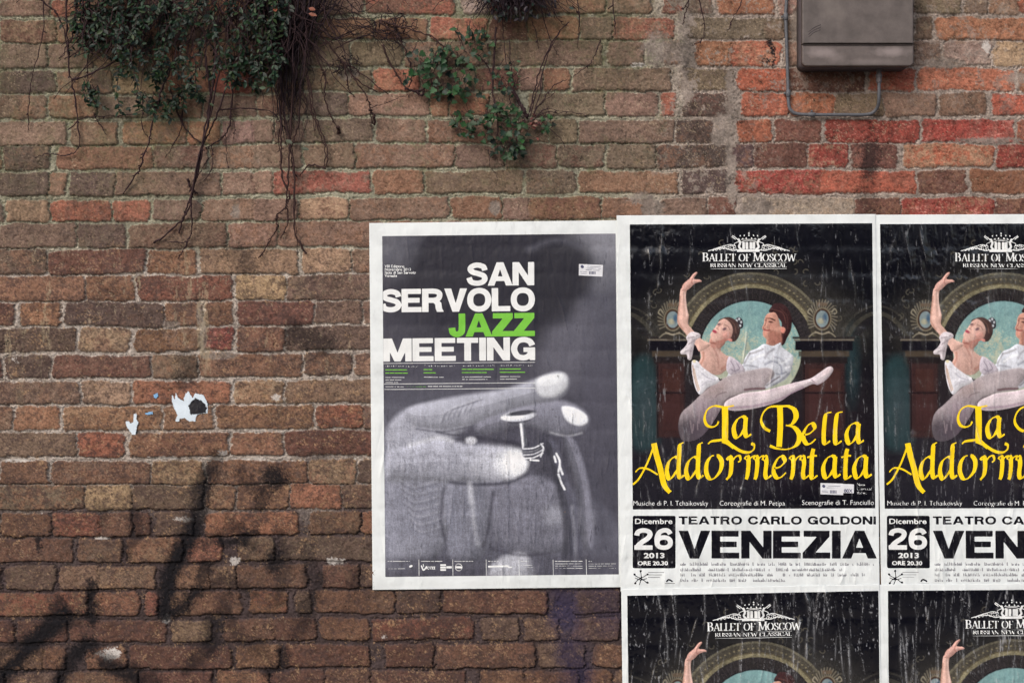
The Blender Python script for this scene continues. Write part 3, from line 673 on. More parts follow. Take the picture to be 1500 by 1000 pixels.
# ------------------------------------------------------------------ artwork of the theatre poster (drawn in photo pixels of the upper left copy)
def ztr(x0, y0, s): return lambda pts: [(x0 + x / s, y0 + y / s) for x, y in pts]
RES = .75
def theatre_art():
    F = Field(903, 316, 380, 551, RES, (-.005, .0105)); rng = random.Random(3); X, Y = F.X, F.Y
    nz = fnoise(X.shape, 1.8, 31); nv = fnoise(X.shape, 2.2, 32, sx=.7, sy=4)
    F.rgb[:] = lin((8, 8, 17))
    # hall behind the dancers
    F.ell(1100, 490, 150, 66, (56, 54, 50), 32, .92); F.ell(1100, 600, 170, 90, (44, 38, 42), 40, .8); F.ell(1010, 690, 120, 60, (44, 42, 50), 35, .6)
    F.ell(1180, 660, 120, 60, (30, 24, 32), 30, .7)
    F.poly([(924, 545), (945, 520), (960, 545), (964, 600), (962, 650), (926, 650)], (40, 64, 68), 9, .75); F.ell(1247, 535, 10, 50, (32, 54, 60), 8, .7)
    F.ell(945, 600, 14, 40, (64, 74, 80), 14, .5)
    def ring(r0, r1, c, y1=492, cx=1099, cy=515, soft=.7, al=1, ymin=0):
        sl = F.box([(cx - r1, cy - r1), (cx + r1, cy + 20)], 3); d = np.hypot(X[sl] - cx, Y[sl] - cy)
        d = np.maximum(np.abs(d - (r0 + r1) / 2) - (r1 - r0) / 2, Y[sl] - y1); F.put(sl, d, c, soft, al)
    for cx in (905, 1293):
        ring(52, 58, (62, 60, 54), cx=cx, cy=512, al=.7); ring(64, 67, (56, 54, 50), cx=cx, cy=512, al=.6); ring(40, 50, (24, 22, 28), cx=cx, cy=512, al=.7)
    ring(112.5, 116, (94, 90, 76)); ring(100, 112.5, (64, 60, 52)); ring(93, 100, (118, 112, 88)); ring(98.5, 100.5, (78, 70, 54)); ring(74, 93, (26, 22, 28), 520)
    for k in range(46):
        a = math.radians(184 + k * 172 / 45); F.ell(1099 + 106 * math.cos(a), 515 + 106 * math.sin(a), 1.5, 1.1, (120, 112, 88), .6, .9)
        F.line([(1099 + 76 * math.cos(a), 515 + 76 * math.sin(a)), (1099 + 91 * math.cos(a), 515 + 91 * math.sin(a))], 1.2, (44, 38, 40), .6, .7)
    # painted sky in the arch
    sl = F.box([(1020, 435), (1180, 600)], 2); d = np.hypot(X[sl] - 1099, Y[sl] - 515) - 74
    t = np.clip((Y[sl] - 441) / 80 + .16 * nz[sl], 0, 1)[..., None]; cl = sstep(.1, 1.3, nz[sl] + (Y[sl] - 485) / 22)[..., None] * .7
    skyc = lin((118, 154, 157)) * (1 - t) + lin((142, 176, 172)) * t; skyc = skyc * (1 - cl) + lin((178, 176, 152)) * cl
    m = sstep(.8, -.8, d)[..., None]; F.rgb[sl] = F.rgb[sl] * (1 - m) + skyc * m
    # carved spandrels
    rr = np.random.default_rng(12); on = np.clip(.35 * nz + .5 * fnoise(X.shape, 1.4, 33, lo=.03), -1.2, 2.2)
    w_ = sstep(205, 120, np.hypot((X - 1100) / 1.0, (Y - 480) / .62)) * sstep(74, 78, np.hypot(X - 1099, Y - 515)) * sstep(500, 492, Y)
    F.rgb *= (1 + (.38 * on * w_))[..., None]; F.rgb += (w_ * .012)[..., None] * np.array([1, .95, .82], f32)
    for k in range(34):
        q = 1 if k % 2 else -1; a = rr.uniform(.25, 1.45); R_ = rr.uniform(122, 165); x = 1099 + q * R_ * math.cos(a); y = 515 - R_ * math.sin(a)
        if y > 488: continue
        t_ = rr.uniform(0, 6); F.line([(x + e * 1.3 * math.cos(t_ + e * .8), y + e * 1.3 * math.sin(t_ + e * .8)) for e in np.arange(1, 5, .6)], 1.2, (104, 100, 88), .8, .55)
    # cornices, pilasters
    for (x0, x1) in ((946, 1018), (1160, 1252)):
        F.poly(rect(x0, 493, x1, 496), (46, 42, 42), .8, 1, False); F.poly(rect(x0 + 2, 496.5, x1 - 2, 499), (112, 104, 94), .8, .9, False)
        F.poly(rect(x0 + 4, 499, x1 - 4, 513), (20, 18, 26), 1, 1, False); F.poly(rect(x0 + 9, 514, x1 - 9, 522), (70, 60, 50), 1.2, .9, False)
        F.poly(rect(x0 + 12, 523, x1 - 12, 532), (34, 28, 30), 1, 1, False); F.poly(rect(x0 + 16, 532, x1 - 16, 640), (58, 38, 38), 3, .9, False)
        F.poly(rect(x0 + 24, 540, x1 - 22, 572), (72, 46, 42), 1.5, .7, False); F.poly(rect(x0 + 24, 578, x1 - 22, 630), (66, 42, 42), 1.5, .7, False)
        F.line([(x0 + 14, 575), (x1 - 14, 575)], 2, (34, 22, 26), .8); F.line([(x0 + 17, 532), (x0 + 17, 640)], 2, (30, 22, 26), 1)
    for (cx, cy) in ((985, 468), (1203.5, 467)):
        F.ell(cx, cy + 2, 22, 29, (52, 48, 44), 3, .9)
        for k in range(22):
            a = math.radians(-215 + k * 250 / 21); r0, r1 = (17, 23.5)
            F.line([(cx + r0 * .85 * math.cos(a), cy + r0 * 1.05 * math.sin(a)), (cx + r1 * .92 * math.cos(a + .12), cy + r1 * 1.2 * math.sin(a + .12))], 1.9, (112, 107, 95), .6, .85)
        for q in (-1, 1):
            F.line([(cx + q * 14, cy - 10), (cx + q * 18, cy - 15), (cx + q * 21, cy - 10), (cx + q * 18, cy - 7)], 1.7, (134, 128, 112), .6)
            F.line([(cx + q * 6, cy + 20), (cx + q * 13, cy + 21), (cx + q * 19, cy + 26)], 2, (124, 118, 104), .7)
        F.ell(cx, cy, 13.5, 17, (116, 108, 92)); F.ell(cx, cy, 11.5, 15, (62, 44, 36)); F.ell(cx, cy, 9, 12, (122, 138, 142)); F.ell(cx - 2, cy + 3, 5, 4, (160, 160, 140), 2); F.ell(cx + 4, cy - 2, 3, 6, (70, 96, 120), 2)
        F.line([(cx - 10, cy + 19), (cx, cy + 22), (cx + 10, cy + 19)], 2.2, (140, 132, 116), .7); F.poly(rect(cx - 7, cy - 24, cx + 7, cy - 19), (98, 84, 70), .8, .9, False)
    back = F.rgb.copy()
    masks = {}
    def fig(m, pts, c, soft=.7, al=1.0, sm=True):
        sl, d = F.vol(pts, c, soft, al, 5.0, .5, (-.75, -.65), sm)
        masks.setdefault(m, F.blank()); masks[m][sl] = np.minimum(masks[m][sl], d - .35)
    R2 = ztr(1080, 420, 6.25); R1 = ztr(980, 390, 6.667); R3 = ztr(980, 500, 6.25)
    # the man
    M = 'printed_dancer'
    fig(M, R2([(285,230),(300,190),(345,150),(425,165),(475,230),(495,320),(485,400),(450,470),(425,525),(396,530),(380,440),(400,330),(330,250)]), (58, 36, 38))
    F.line(R2([(330,210),(410,240),(440,330)]), 1.5, (96, 62, 58), .8, .8); F.line(R2([(380,190),(450,270),(455,380)]), 1.2, (86, 54, 52), .8, .7)
    fig(M, R2([(268,250),(300,238),(345,240),(375,300),(390,360),(425,372),(436,395),(420,425),(396,425),(398,520),(330,545),(262,525),(262,480),(236,455),(228,420),(232,395),(222,375),(240,335),(246,290)]), (194, 146, 130))
    F.poly(R2([(300,400),(380,420),(396,425),(398,520),(300,520),(275,480)]), (158, 104, 92), 2.6, .75); F.ell(*R2([(412,398)])[0], 3, 4, (206, 134, 120), 1)
    F.line(R2([(258,288),(300,290),(340,308)]), 1.7, (70, 40, 38), .7); F.ell(*R2([(302,322)])[0], 3.4, 1.5, (84, 52, 50), .8, .95, .2); F.ell(*R2([(252,306)])[0], 1.6, 1.2, (100, 62, 58), .8, .9)
    F.line(R2([(238,392),(264,399),(292,397)]), 1.9, (150, 66, 70), .7); F.line(R2([(244,408),(266,412)]), 1.2, (224, 170, 154), 1, .8); F.ell(*R2([(318,362)])[0], 5, 4, (206, 150, 134), 3, .8); F.line(R2([(300,335),(288,378),(294,394)]), 1.2, (158, 106, 94), 1, .7); F.line(R2([(262,300),(252,345),(232,374),(250,382)]), 1.3, (138, 84, 74), .8, .85); F.line(R2([(246,300),(238,345)]), 1.4, (226, 178, 160), 1, .8); F.poly(R2([(255,270),(290,262),(290,285),(258,286)]), (216, 156, 138), 2, .7)
    F.ell(*R2([(250,430)])[0], 3, 3, (210, 146, 130), 2, .7)
    fig(M, R2([(240,522),(320,540),(392,510),(402,548),(470,600),(508,640),(500,720),(478,790),(430,850),(330,900),(260,930),(120,950),(0,950),(-60,900),(-100,840),(-60,760),(40,710),(60,660),(110,590),(180,560)]), (206, 210, 220))
    for (pts, c, w) in [([(110,610),(160,600),(230,570)], (120, 112, 116), 2.2), ([(60,720),(110,720),(180,735)], (128, 128, 142), 2), ([(250,650),(270,610),(330,570)], (140, 138, 148), 3.2), ([(330,640),(400,660),(440,720)], (150, 152, 166), 2.6),
                        ([(250,710),(320,680),(390,720),(400,790)], (132, 136, 156), 2.4), ([(150,860),(230,870),(330,850)], (158, 154, 172), 3), ([(10,820),(120,790),(230,800)], (186, 182, 196), 4), ([(330,900),(400,850),(470,790)], (110, 112, 124), 2.6), ([(350,790),(390,800),(440,780)], (120, 124, 140), 2), ([(380,700),(430,690),(480,640)], (232, 236, 242), 2.6), ([(120,680),(180,640),(240,620)], (236, 238, 242), 3), ([(440,740),(470,730)], (236, 238, 244), 3), ([(250,545),(262,640)], (172, 172, 182), 1.4), ([(60,700),(110,610)], (90, 82, 88), 1.6)]:
        F.line(R2(pts), w * .9, c, 2.0, .8)
    # the ballerina
    B_ = 'printed_ballerina'
    fig(B_, R1([(640,520),(680,495),(715,530),(718,590),(690,610),(640,590)]), (52, 48, 58)); 
    for q in [(655,530),(680,515),(700,545),(660,570),(690,580)]: F.ell(*R1([q])[0], 1.5, 1.8, (205, 210, 218), .7)
    fig(B_, R1([(300,715),(400,760),(460,770),(520,760),(500,820),(560,870),(640,905),(650,990),(560,1010),(470,1060),(300,1010),(285,950),(310,880),(290,800)]), (206, 168, 157))
    fig(B_, R1([(410,690),(388,755),(430,800),(490,800),(545,740),(490,690)]), (198, 146, 134))
    F.line(R1([(400,745),(440,752),(500,742),(545,730)]), 2.2, (134, 82, 74), 1.2, .8); F.line(R1([(430,800),(470,880),(480,990)]), 1.6, (168, 124, 116), 1.4, .8); F.line(R1([(455,790),(500,900)]), 1.4, (220, 186, 176), 1.4, .7)
    F.line(R1([(510,1000),(560,960),(570,900)]), 3, (150, 100, 88), 2, .7); F.line(R1([(300,960),(330,900),(330,840)]), 3, (160, 104, 86), 2, .7)
    fig(B_, R1([(480,545),(520,505),(585,495),(645,525),(685,585),(688,650),(655,720),(610,735),(560,700)]), (74, 55, 54))
    F.line(R1([(560,510),(630,560),(650,650)]), 1.2, (110, 84, 76), .8, .8)
    fig(B_, R1([(480,545),(450,590),(415,635),(398,668),(408,705),(440,742),(500,752),(560,725),(600,690),(618,620),(595,555),(545,515),(510,520)]), (216, 176, 164))
    F.ell(*R1([(582,728)])[0], 4.6, 3.6, (214, 146, 136), .8, 1, -.3); F.poly(R1([(500,690),(560,700),(600,690),(590,640),(560,660)]), (180, 128, 118), 2, .7); F.poly(R1([(440,742),(500,752),(560,725),(545,700),(480,725)]), (170, 112, 102), 2, .8)
    F.ell(*R1([(537,612)])[0], 3.2, 2.0, (104, 76, 88), 1, .95, -.5); F.ell(*R1([(484,566)])[0], 2.6, 1.8, (120, 92, 100), .8, .9, -.5); F.line(R1([(540,570),(575,590),(590,620)]), 1, (110, 80, 74), .7, .8)
    F.ell(*R1([(440,636)])[0], 4.0, 2.2, (176, 74, 92), .8, 1, .5); F.line(R1([(520,555),(480,590),(462,604),(478,618)]), 1.3, (176, 126, 116), .8, .8); F.ell(*R1([(545,660)])[0], 5, 4, (224, 164, 154), 3, .6)
    fig(B_, R1([(120,215),(105,250),(98,340),(86,430),(78,530),(95,580),(150,645),(190,700),(255,770),(300,830),(405,762),(330,722),(270,670),(215,605),(182,560),(187,480),(170,400),(160,300),(166,225)]), (214, 176, 164))
    F.line(R1([(104,300),(92,430),(84,530),(130,615)]), 2.6, (156, 110, 92), 1.8, .7); F.line(R1([(150,260),(160,380),(172,480)]), 2.2, (228, 198, 190), 1.6, .7)
    fig(B_, R1([(120,220),(138,172),(196,122),(232,76),(262,58),(272,70),(238,122),(296,132),(315,150),(280,157),(236,178),(204,212),(166,236),(122,240)]), (214, 168, 157), .6)
    F.line(R1([(225,125),(215,160),(240,176)]), 1.1, (146, 90, 84), .7, .8); F.line(R1([(200,130),(170,180),(150,220)]), 1.6, (226, 188, 178), 1, .7)
    fig(B_, R1([(165,690),(215,640),(290,655),(302,690),(258,722),(238,790),(214,905),(180,905),(168,862),(118,858),(108,830),(150,788),(178,740)]), (206, 198, 204))
    for pts in ([(180,700),(230,690),(280,670)], [(190,760),(220,740),(250,720)], [(150,830),(190,820),(220,830)], [(200,880),(205,840),(215,790)]): F.line(R1(pts), 1.4, (138, 126, 134), 1, .8)
    F.line(R1([(210,660),(250,680)]), 2, (236, 232, 236), 1, .8); F.line(R1([(130,835),(160,810)]), 2, (240, 236, 238), 1, .8)
    fig(B_, R3([(540,140),(600,160),(670,220),(685,275),(600,300),(555,300),(520,250)]), (200, 192, 204))
    for pts in ([(560,180),(590,230),(600,280)], [(610,190),(640,240)], [(560,250),(600,270),(640,250)]): F.line(R3(pts), 1.5, (140, 130, 146), 1, .8)
    # tutu and legs
    fig(B_, R3([(290,480),(350,410),(460,350),(580,300),(640,285),(720,265),(900,240),(960,300),(880,400),(860,440),(700,465),(600,505),(530,545),(480,600),(420,700),(330,830),(230,900),(120,900),(84,800),(90,710),(120,640),(200,570)]), (166, 156, 160), 1.6, .96)
    F.ell(*R3([(170,830)])[0], 30, 24, (52, 46, 56), 18, .85); F.ell(*R3([(330,780)])[0], 26, 18, (74, 64, 76), 16, .7); F.ell(*R3([(330,620)])[0], 20, 16, (128, 112, 124), 12, .5); F.ell(*R3([(620,370)])[0], 30, 10, (186, 174, 178), 8, .7, -.25); F.ell(*R3([(420,430)])[0], 18, 9, (172, 154, 154), 7, .7, -.5)
    F.line(R3([(300,470),(380,400),(460,355)]), 1.8, (76, 60, 66), 1.2, .8); F.line(R3([(500,555),(540,520),(620,490)]), 1.8, (84, 68, 78), 1.2, .8); F.line(R3([(420,510),(450,480),(520,460)]), 1.6, (112, 92, 100), 1.2, .7); F.line(R3([(690,440),(780,430),(870,430)]), 3, (92, 64, 70), 1.4, .9); F.line(R3([(890,400),(960,350),(1010,320)]), 2, (96, 84, 92), 1.2, .8)
    for k in range(26):
        x = rng.uniform(1000, 1100); y = rng.uniform(575, 625); F.line([(x, y), (x + rng.uniform(-3, 3), y + rng.uniform(8, 22))], rng.uniform(.8, 2), rng.choice([(176, 160, 168), (98, 84, 96), (188, 172, 176)]), 1.2, .45)
    fig(B_, [(1062, 588), (1076, 580), (1092, 574.5), (1116, 572), (1144, 565), (1163, 560), (1186, 554), (1200, 545), (1212, 537), (1218, 537.5), (1219, 543), (1211, 554), (1198, 563), (1190, 562), (1176, 568), (1157, 577), (1140, 588), (1108, 597), (1080, 601), (1062, 598)], (212, 200, 206))
    F.line([(1070, 597), (1105, 594), (1140, 585), (1175, 567)], 3.2, (140, 116, 136), 2, .7); F.line([(1085, 579), (1120, 574), (1165, 561)], 3, (216, 198, 208), 2, .7); F.line([(1188, 556), (1195, 561)], 1.2, (150, 128, 140), .8, .8)
    F.ell(1209, 545, 6, 3, (226, 208, 212), 2, .8, -.7); F.line([(1190, 560), (1199, 562), (1212, 552)], 1.2, (150, 130, 140), .8, .7)
    fig(B_, R3([(208,180),(240,172),(270,190),(300,232),(380,290),(458,338),(442,378),(352,420),(302,472),(270,480),(236,420),(216,330),(204,250)]), (222, 222, 230))
    for pts, c in (([(225,250),(245,340),(275,440)], (196, 160, 120)), ([(214,220),(226,320),(262,450)], (178, 130, 92)), ([(300,290),(350,330),(420,350)], (176, 176, 190)), ([(300,400),(340,370),(400,360)], (180, 178, 190))): F.line(R3(pts), 1.8, c, 1.1, .75)
    F.ell(*R3([(466,338)])[0], 2.6, 3, (48, 40, 48), .8); F.ell(*R3([(228,180)])[0], 2.4, 2.4, (238, 228, 190), 1)
    gr_ = fnoise(X.shape, .6, 35); F.rgb *= (1 + .09 * nz + .06 * nv + .05 * gr_)[..., None]; back *= (1 + .07 * nz + .06 * nv)[..., None]
    # lettering
    I = {}
    def new(k): I.setdefault(k, []).append(F.blank()); return I[k][-1]
    e = new('emblem'); E4 = ztr(1015, 335, 9.375)
    for x in (690, 735, 790, 830): add_loops(F, e, [E4(rect(x - 18, 185, x + 18, 282))])
    add_line(F, e, E4([(640, 200), (690, 172), (765, 165), (840, 172), (885, 200)]), .9); add_loops(F, e, [E4(rect(600, 286, 910, 320))])
    for q in (-1, 1):
        Q = lambda L: E4([(762 + q * x, y) for x, y in L])
        add_line(F, e, Q([(100, 290), (135, 250), (120, 200), (140, 150)]), 3.0); add_line(F, e, Q([(120, 190), (165, 140), (225, 98)]), 1.2); add_line(F, e, Q([(185, 150), (235, 112)]), 1.1); add_line(F, e, Q([(140, 180), (200, 210), (180, 250)]), 1.0)
        add_line(F, e, Q([(150, 292), (230, 300), (320, 270), (420, 275), (555, 306)]), 1.2); add_line(F, e, Q([(180, 240), (260, 220), (340, 240), (420, 262), (500, 292)]), 1.1)
        for (x, y, r) in ((230, 262, 22), (290, 268, 20), (345, 262, 18), (395, 276, 16), (445, 288, 13), (190, 280, 16), (490, 296, 9), (265, 232, 12)): add_line(F, e, Q([(x + r * math.cos(a), y + r * math.sin(a)) for a in np.arange(8) * .8]), .85)
        for (x, y) in ((0, 92), (62, 92), (118, 98), (35, 130), (85, 140), (0, 62)): add_line(F, e, Q([(x, y), (x + 3, y + 6)]), 1.7)
        add_line(F, e, Q([(0, 150), (50, 148), (105, 150)]), .8)
    c = new('company_lettering'); roman_text(F, c, 'Ballet of Moscow', 1028.3, 372.0, 11.0, 1165, 1.16, .15); roman_text(F, c, 'russian new classical', 1039.7, 386.0, 5.6, 1152, 1.0, .15, .5)
    add_loops(F, c, [rect(1039.7, 384.3, 1152, 384.8)]); add_loops(F, c, [rect(1039.7, 393.4, 1152, 394.1)])
    t = new('title_lettering'); T = ztr(900, 560, 3.75)
    def st(pts, w, ang=40, mn=.22): 
        for l in ribbon(T(pts), nib(w / 3.75, ang, mn), True, False, 8): add_loops(F, t, [l])
    # La
    st([(655,126),(600,134),(545,128),(508,150),(493,195),(505,232),(535,243),(560,232),(570,212)], 17, 35, .45); st([(604,130),(606,200),(605,310)], 34, 0); st([(512,336),(530,322),(570,316),(608,314),(640,342),(690,374),(735,382),(762,365),(764,342),(748,333)], 17, 60, .5); st([(590,318),(620,330),(655,356)], 24, 80, .4)
    def small_a(x, y0, h):
        k = h / 120; U = lambda L: [(x + a, y0 + b * k) for a, b in L]
        st(U([(72,8),(50,2),(24,18),(6,58),(10,100),(24,116),(44,100),(66,62)]), 27, 30, .25); st(U([(72,4),(68,50),(68,92),(78,112),(100,96)]), 26, 20, .25)
    def small_d(x, y0=330):
        st([(x + 95, y0 - 2),(x + 76, y0 + 12),(x + 72, y0 + 60),(x + 68, y0 + 160),(x + 78, y0 + 192),(x + 98, y0 + 176)], 26, 22, .25); st([(x + 66, y0 + 82),(x + 44, y0 + 78),(x + 16, y0 + 104),(x + 4, y0 + 150),(x + 12, y0 + 190),(x + 28, y0 + 194),(x + 66, y0 + 140)], 26, 30, .25)
    def small_e(x, y0, h):
        k = h / 120; U = lambda L: [(x + a, y0 + b * k) for a, b in L]
        st(U([(8,66),(40,58),(66,30),(54,4),(30,14),(8,52),(6,88),(22,114),(46,112),(72,88)]), 25, 32, .3)
    def small_n(x, n, sp=48):
        for k in range(n):
            q = x + k * sp; st([(q - 12, 420),(q + 2, 402),(q + 8, 440),(q + 2, 505),(q - 6, 530)] if k < n - 1 else [(q - 10, 425),(q + 4, 402),(q + 10, 440),(q + 4, 500),(q + 14, 524),(q + 38, 506)], 25, 22, .25)
            if k: st([(q - 46, 440),(q - 24, 408),(q - 2, 400)], 11, 70, .6)
    def small_t(x): st([(x + 10, 362),(x + 2, 400),(x - 2, 500),(x + 6, 526),(x + 32, 508)], 26, 20, .25); st([(x - 24, 410),(x, 402),(x + 30, 400)], 11, 80, .7)
    small_a(648, 185, 120)
    st([(960,128),(905,130),(850,134),(815,165),(803,210),(822,248),(853,266)], 17, 45, .5); st([(906,132),(908,240),(902,352)], 31, 0); st([(895,130),(945,128),(985,150),(994,190),(972,226),(940,236)], 30, 12, .22); st([(938,234),(985,246),(1014,290),(998,340),(950,364),(895,362),(850,346)], 30, 8, .22)
    small_e(1030, 220, 120); st([(1188,162),(1160,172),(1150,220),(1146,310),(1156,336),(1182,318)], 26, 22, .25); st([(1250,160),(1222,170),(1212,220),(1208,310),(1218,336),(1244,318)], 26, 22, .25); small_a(1266, 220, 118)
    t = new('title_lettering')
    st([(215,332),(228,390),(250,470),(272,560),(304,602)], 32, 0, .3); st([(216,338),(196,400),(165,470),(130,530),(100,558)], 17, 60, .6); st([(114,490),(140,468),(185,474),(236,504)], 10, 70, .7)
    small_d(282); small_d(388)
    st([(560,398),(530,404),(506,440),(502,490),(520,526),(548,522),(580,480),(586,430),(566,400),(545,400)], 25, 20, .28)
    st([(614,424),(632,404),(640,436),(634,500),(612,532)], 26, 22, .25); st([(640,440),(662,408),(684,400),(690,424),(676,436)], 15, 40, .5)
    small_n(726, 3); small_e(866, 400, 126); small_n(972, 2, 56); small_t(1080); small_a(1138, 400, 126); small_t(1266); small_a(1308, 400, 126)
    k = new('credits_lettering'); type_text(F, k, 'Musiche di P. I. Tchaikovsky', 926.5, 739.5, 10.2, 1037); k = new('credits_lettering'); type_text(F, k, 'Coreografie di M. Petipa', 1053, 739.5, 10.2, 1149); k = new('credits_lettering'); type_text(F, k, 'Scenografie di T. Fanciullo', 1173.5, 738.5, 10.2, 1279)
    k = new('credits_lettering')
    for j, w in enumerate(('New', 'Classical', 'Ballet')): type_text(F, k, w, 1254, 711 + 6 * j, 6.4)
    b = new('date_box'); sl, d = F.sd([rect(929, 757, 986.5, 828.5)], 6); b[sl] = d - 2.6
    n = new('date_lettering'); type_text(F, n, 'Dicembre', 929, 766.2, 11, 984.5, .018); heavy_text(F, n, '26', 928.5, 772.5, 31.5, 986, .05)
    type_text(F, n, '2013', 942.5, 816, 10.5, 973, .035); type_text(F, n, 'ORE 20.30', 933.5, 826.5, 8.2, 978, .035)
    v = new('theatre_lettering'); heavy_text(F, v, 'TEATRO CARLO GOLDONI', 993.7, 755.2, 11.8, 1282, .07); 
    v = new('city_lettering'); heavy_text(F, v, 'VENEZIA', 994, 776.5, 40, 1283, .05); v -= .3
    rr = random.Random(8)
    for (y, x1) in ((825, 1282), (833, 1233), (840.5, 1268), (848.5, 1148)):
        x = 996; g = new('small_print')
        while x < x1:
            hh = rr.choice((3.2, 3.2, 4.6, 4.6, 5.2)); 
            if rr.random() < .13: x += 2.2
            else: add_loops(F, g, [rect(x, y + 2.4 - hh, x + rr.uniform(.7, 1.6), y + 2.4)]); add_loops(F, g, [rect(x, y + 1.4 - rr.choice((0, 1.6)), x + 2, y + 2.2 - rr.choice((0, 1.6)))])
            x += rr.uniform(1.9, 2.8)
    g = new('small_print')
    for j in range(3): add_line(F, g, [(949, 837 + 3.6 * j), (972 - 3 * j, 837 + 3.6 * j)], 1.0)
    lg = new('organiser_logo')
    for pts in ([(938, 836), (939, 846), (936, 855)], [(929, 841), (938, 845), (948, 840)], [(930, 852), (938, 846), (948, 853)], [(930, 845), (938, 848), (947, 846)]): add_line(F, lg, pts, 1.1)
    for (x, y) in ((938, 835), (929, 840), (948, 852), (930, 853), (948, 840)): add_line(F, lg, [(x, y), (x + .3, y)], 3)
    lg = new('organiser_logo'); add_line(F, lg, [(976, 850), (979, 847.5), (984, 850)], 2.2); add_line(F, lg, [(973, 853), (988, 853)], .8)
    s1 = new('stamp_sticker'); add_loops(F, s1, [[(1201, 706.5), (1234.5, 707.5), (1234, 724.2), (1200.5, 723)]]); add_loops(F, s1, [[(1233, 707.8), (1250, 708.5), (1249.5, 721.5), (1233, 721)]])
    s2 = new('stamp_print'); add_line(F, s2, [(1205.5, 711), (1206, 711.5)], 4.2)
    for y, a_, b2 in ((711, 1212, 1230), (713.5, 1210, 1231), (718, 1203, 1212), (720, 1203, 1212)): add_line(F, s2, [(a_, y), (b2, y + .3)], .7)
    for x in range(1215, 1224, 2): add_loops(F, s2, [rect(x, 717, x + 1.2, 722)])
    type_text(F, s2, '00X', 1235, 720.5, 7.2, 1248, .03)
    # the panel itself
    return F, back, masks, I
def jazz_art():
    F = Field(541, 327, 364, 538, RES, (-.011, .0093)); X, Y = F.X, F.Y; J5 = ztr(545, 560, 4.11); J2 = ztr(530, 580, 3.449)
    nz = fnoise(X.shape, 1.6, 41); nv = fnoise(X.shape, 2.0, 42, sx=.6, sy=5, lo=.02); nd = fnoise(X.shape, 2.0, 43, sx=1.2, sy=.5, lo=.02)
    F.rgb[:] = lin((72, 71, 81))
    F.ell(735, 400, 190, 110, (40, 39, 48), 40, .95); F.ell(905, 335, 60, 70, (138, 138, 146), 40, .85); F.ell(575, 360, 24, 40, (104, 104, 112), 22, .75); F.ell(600, 352, 18, 24, (84, 84, 94), 16, .5)
    F.poly([(905, 400), (905, 540), (845, 560), (815, 470), (850, 440)], (82, 82, 92), 22, .9); F.ell(880, 400, 26, 24, (104, 104, 112), 18, .7); F.poly([(838, 440), (800, 490), (790, 560), (850, 560), (868, 470)], (98, 97, 107), 18, .75)
    F.ell(822, 395, 48, 44, (40, 39, 47), 14, .95); F.ell(815, 445, 30, 30, (42, 41, 49), 16, .9); F.line([(775, 365), (815, 352), (850, 360)], 6, (92, 92, 102), 7, .6)
    F.ell(880, 600, 40, 120, (78, 77, 88), 30, .8); F.ell(650, 545, 90, 30, (74, 73, 84), 22, .7)
    # the hand
    F.ell(640, 640, 120, 70, (92, 92, 103), 30, .9)
    F.poly([(566,845),(566,690),(640,690),(770,690),(838,716),(900,760),(905,845)], (90, 90, 101), 9, .95)
    # lower fingers and the heel of the hand
    F.vol([(566,690),(600,676),(650,690),(668,720),(660,770),(640,815),(600,840),(566,842)], (124, 125, 136), 6.0, .95, 14, .55, (-.5, -.8))
    F.vol([(660,700),(690,694),(716,706),(722,750),(712,800),(688,830),(660,820),(655,760)], (116, 117, 128), 6.0, .9, 12, .55, (-.6, -.75))
    F.vol([(718,706),(760,698),(800,702),(832,728),(838,790),(800,812),(745,806),(722,770)], (112, 112, 123), 7.0, .9, 14, .5, (-.2, -.95))
    F.ell(812, 754, 15, 15, (142, 143, 152), 9, .7); F.ell(858, 764, 11, 17, (130, 131, 140), 9, .55); F.ell(600, 810, 24, 22, (128, 129, 139), 14, .6)
    # back of the hand, middle finger behind the valve, index finger, thumb
    F.vol([(566,700),(566,636),(576,614),(596,599),(622,592),(655,588),(700,590),(712,606),(690,626),(664,640),(660,664),(630,690),(600,704)], (150, 151, 161), 6.0, .97, 16, .45, (-.3, -.9))
    F.poly([(690,622),(750,604),(810,600),(836,636),(806,664),(770,660),(700,654),(672,646)], (72, 71, 82), 7.0, .9)
    F.vol([(700,616),(740,600),(790,588),(822,586),(848,596),(862,610),(860,624),(848,634),(826,637),(800,632),(764,622),(726,632),(700,634)], (120, 120, 131), 4.5, .97, 9, .6, (-.2, -.95))
    F.vol([(824,595),(842,597),(858,607),(860,618),(848,623),(832,617),(825,606)], (214, 216, 220), 2.2, .97, 5, .25); F.line([(806,633),(830,638),(852,634)], 2, (176, 177, 183), 2.4, .5)
    F.vol([(596,600),(640,586),(690,577),(740,569),(785,555),(812,545),(828,548),(833,560),(827,576),(812,586),(790,590),(752,598),(720,610),(684,622),(640,628),(606,622)], (152, 153, 163), 4.5, .97, 11, .6, (-.25, -.95))
    F.vol([(784,557),(800,549),(824,546),(831,556),(827,570),(812,580),(794,580),(785,570)], (206, 208, 212), 3.5, .95, 6, .3); F.vol([(788,556),(804,549),(824,548),(822,558),(802,565),(789,563)], (228, 230, 232), 1.6, .95, 4, .15)
    F.vol([(566,668),(600,652),(640,644),(690,650),(740,654),(764,662),(772,678),(764,694),(742,702),(690,704),(640,706),(590,702),(566,700)], (148, 149, 159), 5.0, .97, 14, .6, (-.2, -.95))
    F.ell(722, 678, 32, 19, (172, 173, 181), 16, .8); F.ell(748, 678, 21, 20, (208, 210, 214), 10, .95); F.ell(756, 676, 14, 15, (230, 232, 233), 8, .9)
    F.line([(660,706),(700,709),(745,706),(772,694)], 4, (56, 55, 66), 3.5, .85); F.line([(690,640),(740,646),(775,652)], 4, (54, 53, 64), 3, .7)
